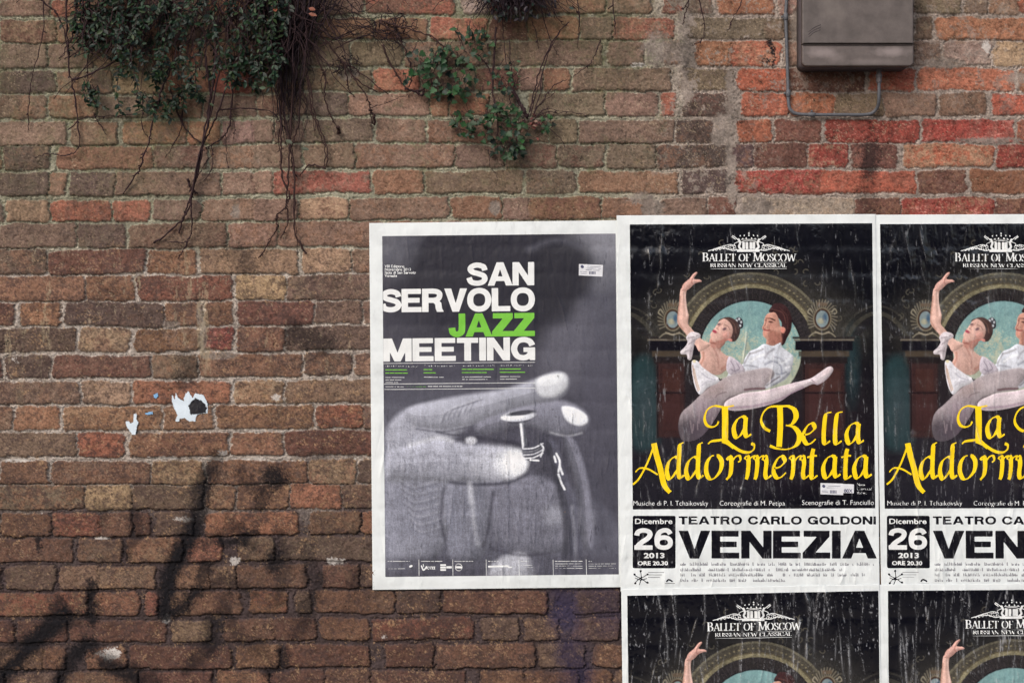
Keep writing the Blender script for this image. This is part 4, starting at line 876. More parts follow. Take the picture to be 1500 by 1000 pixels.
    F.line([(600,652),(640,641),(662,646)], 5, (190, 191, 197), 3.5, .75); F.ell(690, 645, 8, 5.5, (192, 193, 199), 2.5, .85); F.line([(640,632),(668,637),(700,634)], 2.6, (66, 65, 76), 2.2, .8); F.line([(610,628),(650,632),(690,624)], 2.2, (80, 79, 90), 2, .7)
    # knuckle creases
    for k in range(6):
        F.line([(648 + 8 * k, 618 - 3 * k), (655 + 8 * k, 604 - 3 * k), (672 + 7 * k, 596 - 2.2 * k)], 1.6, (96, 96, 107), 1.6, .5); F.line([(645 + 8 * k, 616 - 3 * k), (652 + 8 * k, 602 - 3 * k), (669 + 7 * k, 594 - 2.2 * k)], 1.4, (182, 183, 190), 1.8, .3)
    for k in range(7):
        F.line([(586 + 3 * k, 706 + 11 * k), (606 + 2 * k, 716 + 11 * k), (640 + k, 708 + 11 * k)], 1.8, (92, 92, 103), 2.4, .4); F.line([(586 + 3 * k, 702 + 11 * k), (606 + 2 * k, 712 + 11 * k), (640 + k, 704 + 11 * k)], 1.8, (160, 161, 169), 2.4, .35)
    for k in range(9):
        x = 580 + 9 * k; F.line([(x, 660 + (k % 3) * 6), (x + 6, 672 + (k % 2) * 8), (x + 4, 690)], 1.2, (104, 104, 115), 1.4, .45)
    F.line([(690,716),(694,760),(700,796)], 7, (154, 155, 163), 4, .6); F.line([(688,708),(690,734)], 7, (168, 169, 176), 3.5, .6)
    F.line([(650,716),(646,760),(652,790)], 4, (66, 65, 76), 3, .7); F.line([(722,720),(716,770),(708,800)], 4, (62, 61, 72), 3, .7)
    # valve and trumpet
    F.ell(759, 609, 25, 7.5, (190, 192, 198), 1.1, 1, -.10); F.ell(763, 604.5, 20, 3.6, (52, 52, 62), 1.1, .95, -.12); F.ell(752, 611.5, 15, 2.4, (240, 242, 243), 1.2, .95, -.08); F.line([(735,611),(744,610)], 2.2, (240, 242, 243), 1); F.line([(745,618),(760,619),(776,615)], 2, (70, 70, 80), 1.2, .8)
    F.line([(764,621),(767,640),(769,656)], 7.5, (118, 120, 128), 1.1); F.line([(763,621),(766.5,656)], 3, (226, 228, 232), 1.1); F.line([(767.6,622),(771,655)], 1.2, (54, 54, 64), .9, .9)
    F.poly([(767,654),(780,648),(796,648),(797,660),(790,672),(774,674),(766,666)], (70, 70, 81), 2, .9)
    for y, c in ((655, 210), (659.5, 120), (664, 196), (669, 224)): F.line([(767, y + 2), (782, y + .5), (795, y - 6)], 1.8, (c, c + 1, c + 6), .9, .95)
    F.line([(792,650),(796,656),(792,668)], 2.2, (210, 212, 216), 1.1); F.line([(777,673),(789,674)], 2.2, (230, 232, 234), 1.1)
    F.vol([(800,648),(814,650),(826,690),(842,735),(850,800),(846,842),(824,842),(826,770),(812,700)], (74, 74, 85), 5.0, .9, 6, .7, (.8, -.5)); F.vol([(826,640),(842,646),(858,690),(866,740),(868,800),(852,790),(846,720),(832,670)], (112, 112, 123), 4, .85, 7, .6, (.8, -.4))
    for pts in ([(815,664),(820,676),(818,690)], [(820,682),(824,694)], [(818,694),(822,706),(827,716)], [(812,668),(814,676)]): F.line(pts, 2.8, (220, 222, 226), 1.1, .9)
    F.line([(868,700),(880,750),(884,800)], 7, (74, 74, 85), 5, .6); F.line([(838,740),(842,790),(843,830)], 4, (132, 133, 142), 3, .6)
    F.vol([(716,846),(722,826),(744,812),(768,810),(779,826),(778,846)], (166, 167, 174), 6.0, .9, 8, .4); F.line([(720,802),(760,812),(804,810)], 4, (70, 69, 80), 3, .7)
    F.poly([(566,822),(615,816),(700,822),(704,850),(560,850)], (74, 73, 84), 9, .7); F.poly([(785,818),(905,812),(905,848),(785,848)], (84, 83, 94), 9, .6)
    # printed grain
    F.soft_k = 1.0; up_ = sstep(570, 640, Y + (X - 730) * .12) * sstep(830, 800, Y); F.rgb *= (1 + .06 * up_)[..., None]
    grow = sstep(560, 650, Y) * sstep(905, 800, X)
    F.rgb *= (1 + .05 * nz + .03 * nv + (.06 * nv + .06 * nd) * grow + .03 * fnoise(X.shape, .6, 44))[..., None]; F.rgb = np.clip(F.rgb, .004, .85)
    lum = F.rgb.mean(-1, keepdims=True); zone = sstep(560, 600, Y)[..., None]; F.rgb = F.rgb * (1 + zone * (np.clip((lum / .20) ** .12, .6, 1.3) * 1.03 - 1)); F.rgb = np.clip(F.rgb * (1 + (.09 * grow * fnoise(X.shape, .5, 46) + .05 * grow * fnoise(X.shape, 1.6, 47, lo=.03))[..., None]), .004, .85)
    F.rgb *= np.array([.97, .99, 1.03], f32)
    I = {}
    def new(k): I.setdefault(k, []).append(F.blank()); return I[k][-1]
    sk = (-.010, .006)
    t = new('title_lettering'); heavy_text(F, t, 'SAN', 684, 385.2, 33.2, 782, .025, skew=sk); t0 = t; t = new('title_lettering'); heavy_text(F, t, 'SERVOLO', 557.5, 424, 33.2, 783.3, .03, skew=sk); t1 = t; t = new('title_lettering'); heavy_text(F, t, 'MEETING', 562, 496.2, 32.8, 784.5, .05, skew=sk)
    for q_ in (t0, t1, t): q_ -= .4
    t = t1
    sl, d = F.sd([[(560.3, 346), (900, 343), (907, 841), (566, 845)]], 4); t[sl] = np.maximum(t[sl], d)
    g = new('jazz_lettering'); heavy_text(F, g, 'JAZZ', 658, 459.8, 33.0, 783.3, .02, skew=sk); g -= .45
    p = new('date_lettering')
    for j, w in enumerate(('VIII Edizione', 'Novembre 2013', 'Isola di San Servolo', 'Venezia')): type_text(F, p, w, 563.6 + .05 * j, 392 + 4.6 * j, 5.8, None, .02)
    c = new('programme_print'); rr = random.Random(4)
    for (y, a, b) in ((531.5, 562, 784), (561.5, 563, 784), (569.5, 563, 784)): add_line(F, c, [(a, y + .6), (b, y - 1.2)], .8)
    def scrib(f, x, y, ln, h, w=.8):
        e = x + ln
        while x < e:
            d_ = rr.uniform(1.2, 4.0); add_line(F, f, [(x, y), (min(x + d_, e), y - .05)], w * h); x += d_ + rr.choice((.3, .5, 1.6))
    for q, x in enumerate((565, 621, 677, 732.5)):
        type_text(F, c, ('Giovedì 7 novembre, ore 21', 'Giovedì 14 novembre, ore 21', 'Giovedì 21 novembre, ore 21', 'Giovedì 28 novembre, ore 21')[q], x, 537.2 - .4 * q, 3.4, x + 47)
        gp = new('programme_names'); scrib(gp, x, 541.5 - .4 * q, (31, 12, 46, 30)[q], 1.7); scrib(gp, x, 546.2 - .4 * q, (32, 17, 36, 37)[q], 1.7)
        for j in range((3, 1, 2, 2)[q]): scrib(c, x, 552.6 + 3.6 * j - .4 * q, (28, 29, 42, 30)[q] - 5 * j, 1.0)
    scrib(c, 565, 566.2, 28, 1.0); scrib(gp, 596, 566, 28, .9); scrib(c, 627, 565.6, 50, 1.2)
    l = new('sponsor_logos')
    for x in (613.6, 663.2, 712.2, 760.3, 810, 858.6): add_line(F, l, [(x, 818.6), (x + .4, 842)], .8)
    for x, w in ((568, 32), (617, 31), (666, 27), (715, 15), (763, 11), (813, 40), (862, 6)): scrib(l, x, 821.3, w, 1.1)
    l = new('sponsor_logos'); add_line(F, l, [(617.5, 828), (620.5, 834), (625, 829)], 2.0); add_line(F, l, [(620, 825.5), (620.8, 829)], 1.1); heavy_text(F, l, 'VORTICE', 624.5, 828.8, 4.4, 638, .05)
    l = new('sponsor_logos')
    for q in (825.5, 829, 832.5): add_loops(F, l, [rect(645, q, 653.5, q + 2.6)])
    add_loops(F, l, [rect(654, 828.4, 662, 831.6)]); 
    for l_ in ribbon([(672 + 5 * math.cos(a), 830 + 5 * math.sin(a)) for a in np.arange(12) * math.pi / 6], .55, True, True)[:1]: pass
    l = new('sponsor_logos'); add_line(F, l, [(672 + 5 * math.cos(a), 830 + 5 * math.sin(a)) for a in np.arange(14) * math.pi / 6], .8); add_line(F, l, [(669, 830), (675, 830)], 3)
    l = new('sponsor_logos'); add_line(F, l, [(716, 829), (744, 828.2)], 2.6); add_line(F, l, [(601, 829), (603, 828)], 3); scrib(l, 569, 832, 24, .8); scrib(l, 745, 830, 4, 2.4)
    for j in range(3): scrib(l, 763, 827 + 2.8 * j, 18, .7); scrib(l, 813, 825 + 3.2 * j, 40, .9); scrib(l, 862, 825 + 3.2 * j, 40, .8)
    s1 = new('stamp_sticker'); add_loops(F, s1, [[(848, 386.8), (883.2, 388.2), (882.4, 405.2), (847.6, 403.4)]])
    s2 = new('stamp_print'); add_line(F, s2, [(852.5, 390.5), (853, 391)], 4.4)
    for y, a, b in ((390.5, 860, 880), (393, 858, 880), (395.5, 858, 878), (398, 850, 860), (400.5, 850, 860)): add_line(F, s2, [(a, y), (b, y + .6)], .7)
    for x in range(863, 872, 2): add_loops(F, s2, [rect(x, 397.5, x + 1.2, 402)])
    return F, F.rgb, I
# ------------------------------------------------------------------ posters
M_PAPER = material('poster_paper', paint=True, rough=.55, spec=.25, var=.05, scale=14)
M_INK = material('printed_ink', rough=.19, spec=.8, paint=True, var=.06, scale=300)
M_DULL = material('printed_grey_ink', rough=.42, spec=.3, paint=True, var=.06, scale=300)
def flat(name, c, rough=.4, spec=.4, ior=1.5): return material(name, lin(c), rough=rough, spec=spec, ior=ior, var=.06, scale=300)
M_WHITE = flat('white_print', (226, 229, 230), .5, .25); M_BLACK = material('black_ink', rough=.2, spec=.8, paint=True, var=.06, scale=300); M_YEL = material('yellow_ink', rough=.3, spec=.5, paint=True, var=.06, scale=300)
M_GREEN = flat('green_ink', (116, 190, 66), .5, .25); M_GREY = flat('grey_ink', (138, 140, 146), .5, .25); M_STK = flat('sticker_paper', (214, 216, 222), .5, .3); M_TEAL = flat('violet_ink', (74, 76, 104), .5, .3)
def rectfield(u0, v0, u1, v1, w, h, res=RES):
    u = np.arange(int(w / res) + 1) * res; v = np.arange(int(h / res) + 1) * res
    return np.maximum(np.maximum(u0 - u[None, :], u[None, :] - u1), np.maximum(v0 - v[:, None], v[:, None] - v1)).astype(f32)
def build_posters():
    F, rgb, I = jazz_art()
    s = Sheet((541, 327), -.011, .0093, 0, 368, 0, 536.5, 3.0, 100, crease=.75, lines=150, fine=.9, wear=.95, wearc=(38, 39, 52), low=.72,  # dark crease lines: ridge shade painted into the grey print
              long_=[(196, 190, 530, 1.2, 2.4, .012), (200, 260, 530, -.7, 2.0, .010), (120, 350, 480, 1.0, 2.2, -.05), (106, 330, 520, .9, 2.2, .02), (300, 350, 535, 1.1, 2.6, .035), (240, 130, 420, .5, 2.6, 0), (238, 0, 200, .5, 3, .01), (150, 400, 520, .9, 2.2, .06), (84, 380, 500, .8, 2, .03), (320, 0, 130, .5, 3, -.02)])
    root = empty('jazz_poster', wpt(724, 594, 3)); root.location.y = -.003
    tag(root, 'black and white jazz poster showing a hand on a trumpet with green JAZZ lettering', 'poster')
    s.paper(root, M_PAPER)
    s.ink(root, 'picture', rectfield(18.8, 19.2, 360.5, 517.3, 364, 538), RES, M_DULL, .15, rgb)
    for k, m, lf in (('title_lettering', M_WHITE, .3), ('jazz_lettering', M_GREEN, .3), ('date_lettering', M_WHITE, .3), ('programme_print', M_WHITE, .3), ('programme_names', M_GREEN, .32), ('sponsor_logos', M_WHITE, .3)): [s.ink(root, k, q, RES, m, lf + .03 * j) for j, q in enumerate(I[k])]
    st = s.ink(root, 'stamp_sticker', I['stamp_sticker'][0], RES, M_STK, .5); pr = s.ink(root, 'stamp_print', I['stamp_print'][0], RES, M_TEAL, .62)
    pr.parent = st; st['label'] = 'small white stamp sticker'
    F, back, masks, I = theatre_art()
    SPEC = [  # tl, su, sv, crop u0,u1,v0,v1, lift, seed, panel u0,v0,u1,v1, creases, label
      ((903, 316), -.005, .0105, 0, 379, 0, 549, 7.4, 210, (19, 13.2, 373.5, 429.3), 1.25, 170, 'complete ballet poster with two dancers and yellow title, directly beside the jazz poster',
        [(165, 0, 200, .8, 2.5, .07), (196, 240, 440, 1.6, 2.2, .0), (206, 250, 549, 1.3, 2.4, .0), (150, 380, 549, 1.0, 2.2, -.02), (322, 230, 430, 1.4, 2.2, .04), (90, 300, 520, .9, 2, .01), (110, 470, 549, 1.2, 3, .02), (290, 310, 470, 1.0, 2, .02)]),
      ((1272, 316), -.004, .0168, 9, 379, -1, 549, 5.2, 320, (16, 12.6, 373, 428.3), 1.15, 160, 'upper ballet poster cut off by the right edge, with upright white date 26',
        [(60, 300, 549, 1.3, 2.2, .01), (150, 250, 549, 1.2, 2.2, -.02), (172, 260, 500, 1.0, 2, .01), (50, 20, 120, 1.4, 2.4, .18), (30, 330, 480, .8, 2, 0)]),
      ((909.5, 857), -.019, .012, 0, 377, 4.5, 549, 11.8, 430, (8.6, 13.8, 375.5, 429), 1.6, 300, 'heavily creased black ballet poster pasted lowest, under the complete one',
        [(186, 0, 260, 2.0, 2.4, -.10), (178, 0, 260, 1.5, 2.0, -.02), (292, 0, 80, 2.2, 3, -.18), (214, 60, 260, 1.3, 2, .03), (250, 60, 200, 1.0, 2, .02), (60, 20, 150, 1.0, 3, .06)]),
      ((1287, 852), -.008, .008, -8, 379, 3, 549, 9.6, 540, (12.2, 12, 373, 428), 1.5, 280, 'crease-streaked black ballet poster in the bottom right corner',
        [(30, 12, 200, 1.6, 1.8, .0), (55, 30, 220, 1.6, 1.8, -.03), (86, 40, 200, 1.7, 1.8, -.02), (118, 20, 180, 1.5, 2, -.05), (150, 60, 200, 1.4, 2, -.03), (195, 50, 200, 1.4, 2, .01)])]
    for (tl, su, sv, u0, u1, v0, v1, off, seed, pan, cr, nl, label, lg) in SPEC:
        s = Sheet(tl, su, sv, u0, u1, v0, v1, off, seed, crease=cr, lines=nl, fine=1.5 if tl[1] < 400 else 2.6, wear=.5 if tl[1] < 400 else .85, low=.5 if tl[1] < 400 else 0, iso=.36 if seed == 430 else 1.0, long_=lg)
        root = empty('theatre_poster', wpt(tl[0] + 190, tl[1] + 275)); root.location.y = -.001 * off
        tag(root, label, 'poster', 'ballet posters pasted side by side')
        s.paper(root, M_PAPER)
        s.ink(root, 'picture', rectfield(*pan, 380, 551), RES, M_INK, .15, back)
        for k in ('printed_dancer', 'printed_ballerina'): s.ink(root, k, masks[k], RES, M_INK, .25 if k == 'printed_dancer' else .34, F.rgb)
        for k, m, lf in (('emblem', M_WHITE, .3), ('company_lettering', M_WHITE, .3), ('title_lettering', M_YEL, .46), ('credits_lettering', M_WHITE, .3), ('theatre_lettering', M_BLACK, .2), ('city_lettering', M_BLACK, .2), ('small_print', M_GREY, .2), ('organiser_logo', M_BLACK, .2)): [s.ink(root, k, q, RES, m, lf + .03 * j) for j, q in enumerate(I[k])]
        b = s.ink(root, 'date_box', I['date_box'][0], RES, M_BLACK, .2); d = s.ink(root, 'date_lettering', I['date_lettering'][0], RES, M_WHITE, .34)
        st = s.ink(root, 'stamp_sticker', I['stamp_sticker'][0], RES, M_STK, .5) if tl[0] < 1000 and tl[1] < 400 else None
        if d and b: d.parent = b
        if st: pr = s.ink(root, 'stamp_print', I['stamp_print'][0], RES, M_TEAL, .62); pr.parent = st; st['label'] = 'small white stamp sticker'
build_posters()
# ------------------------------------------------------------------ tubes, boxes
def at(px, py, d=0.0):
    """world point that stands d metres off the wall and is seen at a photo pixel"""
    k = (DIST - d) / DIST
    return np.array([(px - 750) * S * k, -d, ZC + (500 - py) * S * k])
def tube_np(P, R, n=6):
    P = np.asarray(P, float); m = len(P); R = np.broadcast_to(np.asarray(R, float), (m,))
    t = np.gradient(P, axis=0); t /= np.linalg.norm(t, axis=1, keepdims=True) + 1e-12
    up = np.array([0.13, -1, 0.21]); a = np.cross(t, up); a /= np.linalg.norm(a, axis=1, keepdims=True) + 1e-12; b = np.cross(t, a)
    th = np.arange(n) * 2 * math.pi / n
    V = P[:, None, :] + R[:, None, None] * (np.cos(th)[None, :, None] * a[:, None, :] + np.sin(th)[None, :, None] * b[:, None, :])
    idx = np.arange(m * n).reshape(m, n); r = np.roll(idx, -1, 1)
    Q = np.stack([idx[:-1], r[:-1], r[1:], idx[1:]], -1).reshape(-1, 4)
    V = np.concatenate([V.reshape(-1, 3), P[:1], P[-1:]]); c0, c1 = m * n, m * n + 1
    T = np.concatenate([np.stack([np.full(n, c0), r[0], idx[0]], 1), np.stack([np.full(n, c1), idx[-1], r[-1]], 1)])
    return V, T, Q
class Bag:
    def __init__(s): s.V, s.T, s.Q, s.C, s.n = [], [], [], [], 0
    def add(s, V, T, Q, c=None):
        s.V.append(V)
        if T is not None and len(T): s.T.append(np.asarray(T) + s.n)
        if Q is not None and len(Q): s.Q.append(np.asarray(Q) + s.n)
        if c is not None: s.C.append(np.broadcast_to(c, (len(V), 3)))
        s.n += len(V)
    def build(s, name, mat, parent=None, smooth=True):
        return mesh_np(name, np.concatenate(s.V), np.concatenate(s.T) if s.T else None, np.concatenate(s.Q) if s.Q else None, mat, parent, np.concatenate(s.C) if s.C else None, smooth)
def path3(pts, d0, d1, seed=0, jit=.0012, n=5, arch=0.0):
    rg = np.random.default_rng(seed); p = smooth_path(pts, False, n); m = len(p); t = np.linspace(0, 1, m)
    dd = d0 * (1 - t) + d1 * t + arch * np.sin(t * math.pi)
    P = np.array([at(x, y, max(.004, d)) for (x, y), d in zip(p, dd)]); w = rg.normal(0, jit, (m, 3)); w[0] = 0
    return P + w
# ------------------------------------------------------------------ plants
M_LEAF = material('leaf', rough=.5, spec=.25, paint=True, var=.2, scale=160)
M_STEM = material('brown_stem', lin((50, 35, 38)), rough=.8, spec=.2, var=.3, scale=120, bump=.0004, bscale=500)
M_DRY = material('dry_twig', lin((58, 43, 42)), rough=.9, spec=.15, var=.35, scale=90, bump=.0005, bscale=400)
M_DARK = material('dead_twig', lin((42, 33, 38)), rough=.9, spec=.15, var=.3, scale=90)
NARROW = [(0, 0), (.17, .25), (.24, .5), (.16, .78), (0, 1), (-.16, .78), (-.24, .5), (-.17, .25)]
IVY = [(0, 0), (.22, -.06), (.48, .22), (.27, .40), (.34, .62), (.12, .70), (0, 1), (-.12, .70), (-.34, .62), (-.27, .40), (-.48, .22), (-.22, -.06)]
def leaf(bag, p, d, nrm, ln, col, rg, shape):
    d = d / (np.linalg.norm(d) + 1e-9); s_ = np.cross(nrm, d); s_ /= np.linalg.norm(s_) + 1e-9; u = np.cross(d, s_)
    fold = rg.uniform(.1, .45); curl = rg.uniform(-.25, .35)
    pts = [p + ln * (d * y + s_ * x + u * (abs(x) * fold - curl * y * y)) for x, y in shape]
    mid = p + ln * (d * .45 - u * curl * .2); n = len(pts)
    T = [(n, k, (k + 1) % n) for k in range(n)]
    bag.add(np.array(pts + [mid]), T, None, col)
def sprig(bag_l, bag_s, pts, rg, d0, d1, r, nleaf, ln, shape, cols, start=.1, arch=0.0):
    P = path3(pts, d0, d1, rg.integers(1e6), .0015, 6, arch); m = len(P)
    V, T, Q = tube_np(P, np.linspace(r, r * .35, m), 5); bag_s.add(V, T, Q)
    for k in range(nleaf):
        t = start + (1 - start) * (k + rg.random()) / nleaf; i = min(m - 2, int(t * (m - 1))); p = P[i] + (P[i + 1] - P[i]) * rg.random()
        tg = P[i + 1] - P[i]; tg /= np.linalg.norm(tg) + 1e-9
        side = (-1) ** k; lat = np.array([side * (.6 + .6 * rg.random()), -rg.uniform(0, .8), rg.normal(0, .6)])
        d = tg * rg.uniform(.2, 1.0) + lat * rg.uniform(.5, 1.1) + np.array([0, 0, -.25]); nrm = np.array([rg.normal(0, .5), -1, rg.uniform(-.1, 1.1)])
        c = lin(cols[rg.integers(len(cols))]) * rg.uniform(.2, .72)
        leaf(bag_l, p, d, nrm, ln * rg.uniform(.6, 1.25), c, rg, shape)
def strand(parent, name, pts, r0, r1, d0=.02, d1=.008, mat=None, seed=1, buds=0, arch=0.0, jit=.0013):
    rg = np.random.default_rng(seed); b = Bag(); P = path3(pts, d0, d1, seed, jit, 7, arch); m = len(P)
    rad = np.linspace(r0, r1, m) * (1 + .18 * rg.normal(0, 1, m)).clip(.6, 1.6); V, T, Q = tube_np(P, rad, 6); b.add(V, T, Q)
    for k in range(buds):
        i = rg.integers(m // 6, m - 1); q = P[i]; e = q + np.array([rg.normal(0, .005), -rg.uniform(0, .005), -rg.uniform(.002, .009)])
        V, T, Q = tube_np(np.array([q, (q + e) / 2 + rg.normal(0, .001, 3), e]), np.array([.0009, .0022, .0006]) * rg.uniform(.6, 1.3), 5); b.add(V, T, Q)
    return b.build(name, mat or M_STEM, parent)
def build_plants():
    # ---- the climbing plant, upper left
    rg = np.random.default_rng(21)
    root = empty('climbing_plant', wpt(280, -60)); tag(root, 'dense dark green climbing plant with long bare stems hanging down the wall, upper left', 'plant')
    L, St = Bag(), Bag()
    cols = [(30, 58, 38), (36, 66, 40), (26, 48, 36), (44, 72, 42), (24, 42, 34), (32, 56, 46), (56, 76, 42)]
    starts = [(x, -70) for x in range(150, 425, 11)]
    for k in range(104):
        x0 = rg.uniform(175, 425) if k % 5 else rg.uniform(110, 200); y0 = rg.uniform(-75, 95) if x0 > 175 else rg.uniform(-60, 30)
        lim = 172 if 175 < x0 < 300 else (128 if x0 < 405 else 70); lim = lim if x0 > 170 else 80
        y1 = min(y0 + rg.uniform(30, 110), lim + rg.normal(0, 8)); x1 = x0 + rg.normal(0, 26); x1 = min(x1, 418 - max(0, y1 - 40) * .25)
        if y1 < y0 + 12: continue
        d0 = rg.uniform(.01, .09); sprig(L, St, [(x0, y0), ((x0 + x1) / 2 + rg.normal(0, 10), (y0 + y1) / 2 + rg.normal(0, 6)), (x1, y1)], rg, d0, d0 + rg.uniform(-.01, .045), .0016, int(12 + (y1 - y0) * .20), .0178, NARROW, cols)
    for k in range(26):
        x0 = rg.uniform(104, 190); y0 = rg.uniform(-60, 60); sprig(L, St, [(x0, y0), (x0 + rg.normal(0, 14), y0 + 20), (x0 + rg.normal(0, 22), y0 + rg.uniform(24, 48))], rg, .02, .05, .0012, 9, .018, NARROW, cols)
    for (x, y, n) in ((128, 142, 3), (134, 150, 3), (200, 158, 3), (190, 100, 3), (120, 40, 4), (140, 30, 4), (385, 100, 5), (395, 90, 4), (360, 105, 4), (225, 160, 3), (240, 168, 3), (262, 150, 4), (280, 140, 4)):
        for q in range(n): sprig(L, St, [(x + rg.normal(0, 6), y - 26), (x + rg.normal(0, 8), y - 8), (x + rg.normal(0, 12), y + rg.uniform(0, 14))], rg, .03, .045, .0012, 11, .017, NARROW, cols)
    for k in range(230):                                    # dead wood inside the crown
        x0 = rg.uniform(110, 470); y0 = rg.uniform(-70, 40); a = rg.normal(0, 45)
        V, T, Q = tube_np(path3([(x0, y0), (x0 + a * .4, y0 + 35), (x0 + a, y0 + rg.uniform(50, 120) * (.6 if x0 < 170 else 1))], .03, rg.uniform(.02, .09), k, .003), np.linspace(.0023, .0008, 11), 5); St.add(V, T, Q)
    L.build('foliage', M_LEAF, root); St.build('twigs', M_STEM, root)
    H = [([(64,-60),(64.6,0),(61,61),(49,102),(42.5,143),(41,190)], 1.3, 3), ([(96,-60),(97,0),(98.6,51),(102,105),(110.5,146),(117,214)], 2.1, 8), ([(20,-20),(68,7),(88,30),(102,82)], 1.9, 2), ([(117,214),(102,227),(72,225),(51,232)], 1.3, 0), ([(136,165),(146,182),(157,198)], 1.2, 2),
         ([(250,100),(236,135),(228.6,160),(220,197),(209,235),(200,256),(180,284)], 2.0, 16), ([(318,60),(312,120),(305.5,160),(297,210),(283.6,272),(277,303),(261.6,327),(225,357)], 2.6, 14), ([(300,80),(308,150),(298,212),(286,268),(272,310),(261.6,342.5)], 2.2, 6), ([(324,90),(310,160),(294,220),(281,280),(280,309),(281,336),(275,353.5),(261.6,378)], 1.9, 4), ([(275,354.6),(262,355),(245,354.6)], 1.2, 0),
         ([(335,110),(321,160),(303,200),(296,215)], 1.8, 2), ([(340,120),(338.6,164),(336,186),(323,204),(301,217)], 2.0, 3), ([(339,168),(344,190),(341,207)], 1.0, 2), ([(248,130),(259,164),(275,193),(294.6,210.6)], 2.0, 4), ([(268,150),(264,193),(242,231.5)], 1.4, 2), ([(330,193),(332,220),(333,246)], .9, 1), ([(310,213),(311,243),(299,265.6)], 1.1, 2), ([(322,161),(345,159),(394,162),(409,177),(420,192)], 1.7, 3),
         ([(100,190),(126,172),(190,168),(240,150)], 1.2, 3), ([(105,118),(140,105),(180,78),(190,20)], 2.2, 6), ([(130,60),(110,78),(95,86)], 1.6, 4), ([(150,-20),(135,40),(128,95),(133,150)], 1.5, 5), ([(210,150),(208,185),(216,200)], 1.1, 3), ([(283,270),(292,255),(300,240),(312,225)], 1.2, 2), ([(275,262),(279,275),(288,283)], 2.6, 3)]
    for k, (p, r, bd) in enumerate(H): strand(root, 'hanging_stem', p, r * .00135, r * .0009, .045 if p[0][1] < 120 else .012, .008, M_STEM, 50 + k, bd)
    # ---- the bundle of dead stems beside it
    root = empty('dry_creeper', wpt(440, -60)); tag(root, 'bundle of dead brown creeper stems without leaves hanging left of the jazz poster', 'plant')
    rg = np.random.default_rng(5); b = Bag()
    for k in range(62):
        x0 = rg.uniform(388, 500); x1 = 400 + (x0 - 388) * .45 + rg.normal(0, 7); x2 = 408 + (x0 - 388) * .27 + rg.normal(0, 5); y2 = rg.uniform(60, 215)
        V, T, Q = tube_np(path3([(x0, -70), (x0 + rg.normal(0, 6), 0), (x1, y2 * .55), (x2, y2)], rg.uniform(.02, .075), rg.uniform(.01, .03), k, .0018, 7), np.linspace(.0022, .0008, 22) * rg.uniform(.6, 1.25), 5); b.add(V, T, Q)
    for k in range(60):                                    # fine rootlets
        x0 = rg.uniform(400, 462); y0 = rg.uniform(20, 170); V, T, Q = tube_np(path3([(x0, y0), (x0 + rg.normal(0, 7), y0 + 20), (x0 + rg.normal(0, 12), y0 + rg.uniform(25, 55))], .02, .012, k, .002), np.linspace(.0011, .0005, 11), 4); b.add(V, T, Q)
    for k in range(46):                                    # tangle to the right
        x0 = rg.uniform(440, 530); y0 = rg.uniform(-40, 60); a = rg.uniform(10, 80); V, T, Q = tube_np(path3([(x0, y0), (x0 + a * .5, y0 + rg.uniform(-10, 24)), (x0 + a, y0 + rg.uniform(-25, 60))], .04, .014, k, .002), np.linspace(.0014, .0005, 11), 4); b.add(V, T, Q)
    for k in range(34):
        x0, y0 = rg.normal(576, 16), rg.normal(36, 12); V, T, Q = tube_np(path3([(x0, y0), (x0 + rg.normal(0, 8), y0 + rg.normal(4, 8)), (x0 + rg.normal(0, 14), y0 + rg.normal(10, 12))], .02, .014, k, .002), np.linspace(.0016, .0007, 11), 4); b.add(V, T, Q)
    for k in range(24):
        x0, y0 = rg.normal(502, 9), rg.normal(92, 8); V, T, Q = tube_np(path3([(x0, y0), (x0 + rg.normal(0, 8), y0 + rg.normal(4, 6)), (x0 + rg.normal(3, 12), y0 + rg.normal(8, 9))], .016, .012, k, .002), np.linspace(.0015, .0006, 11), 4); b.add(V, T, Q)
    b.build('stem_bundle', M_DARK, root)
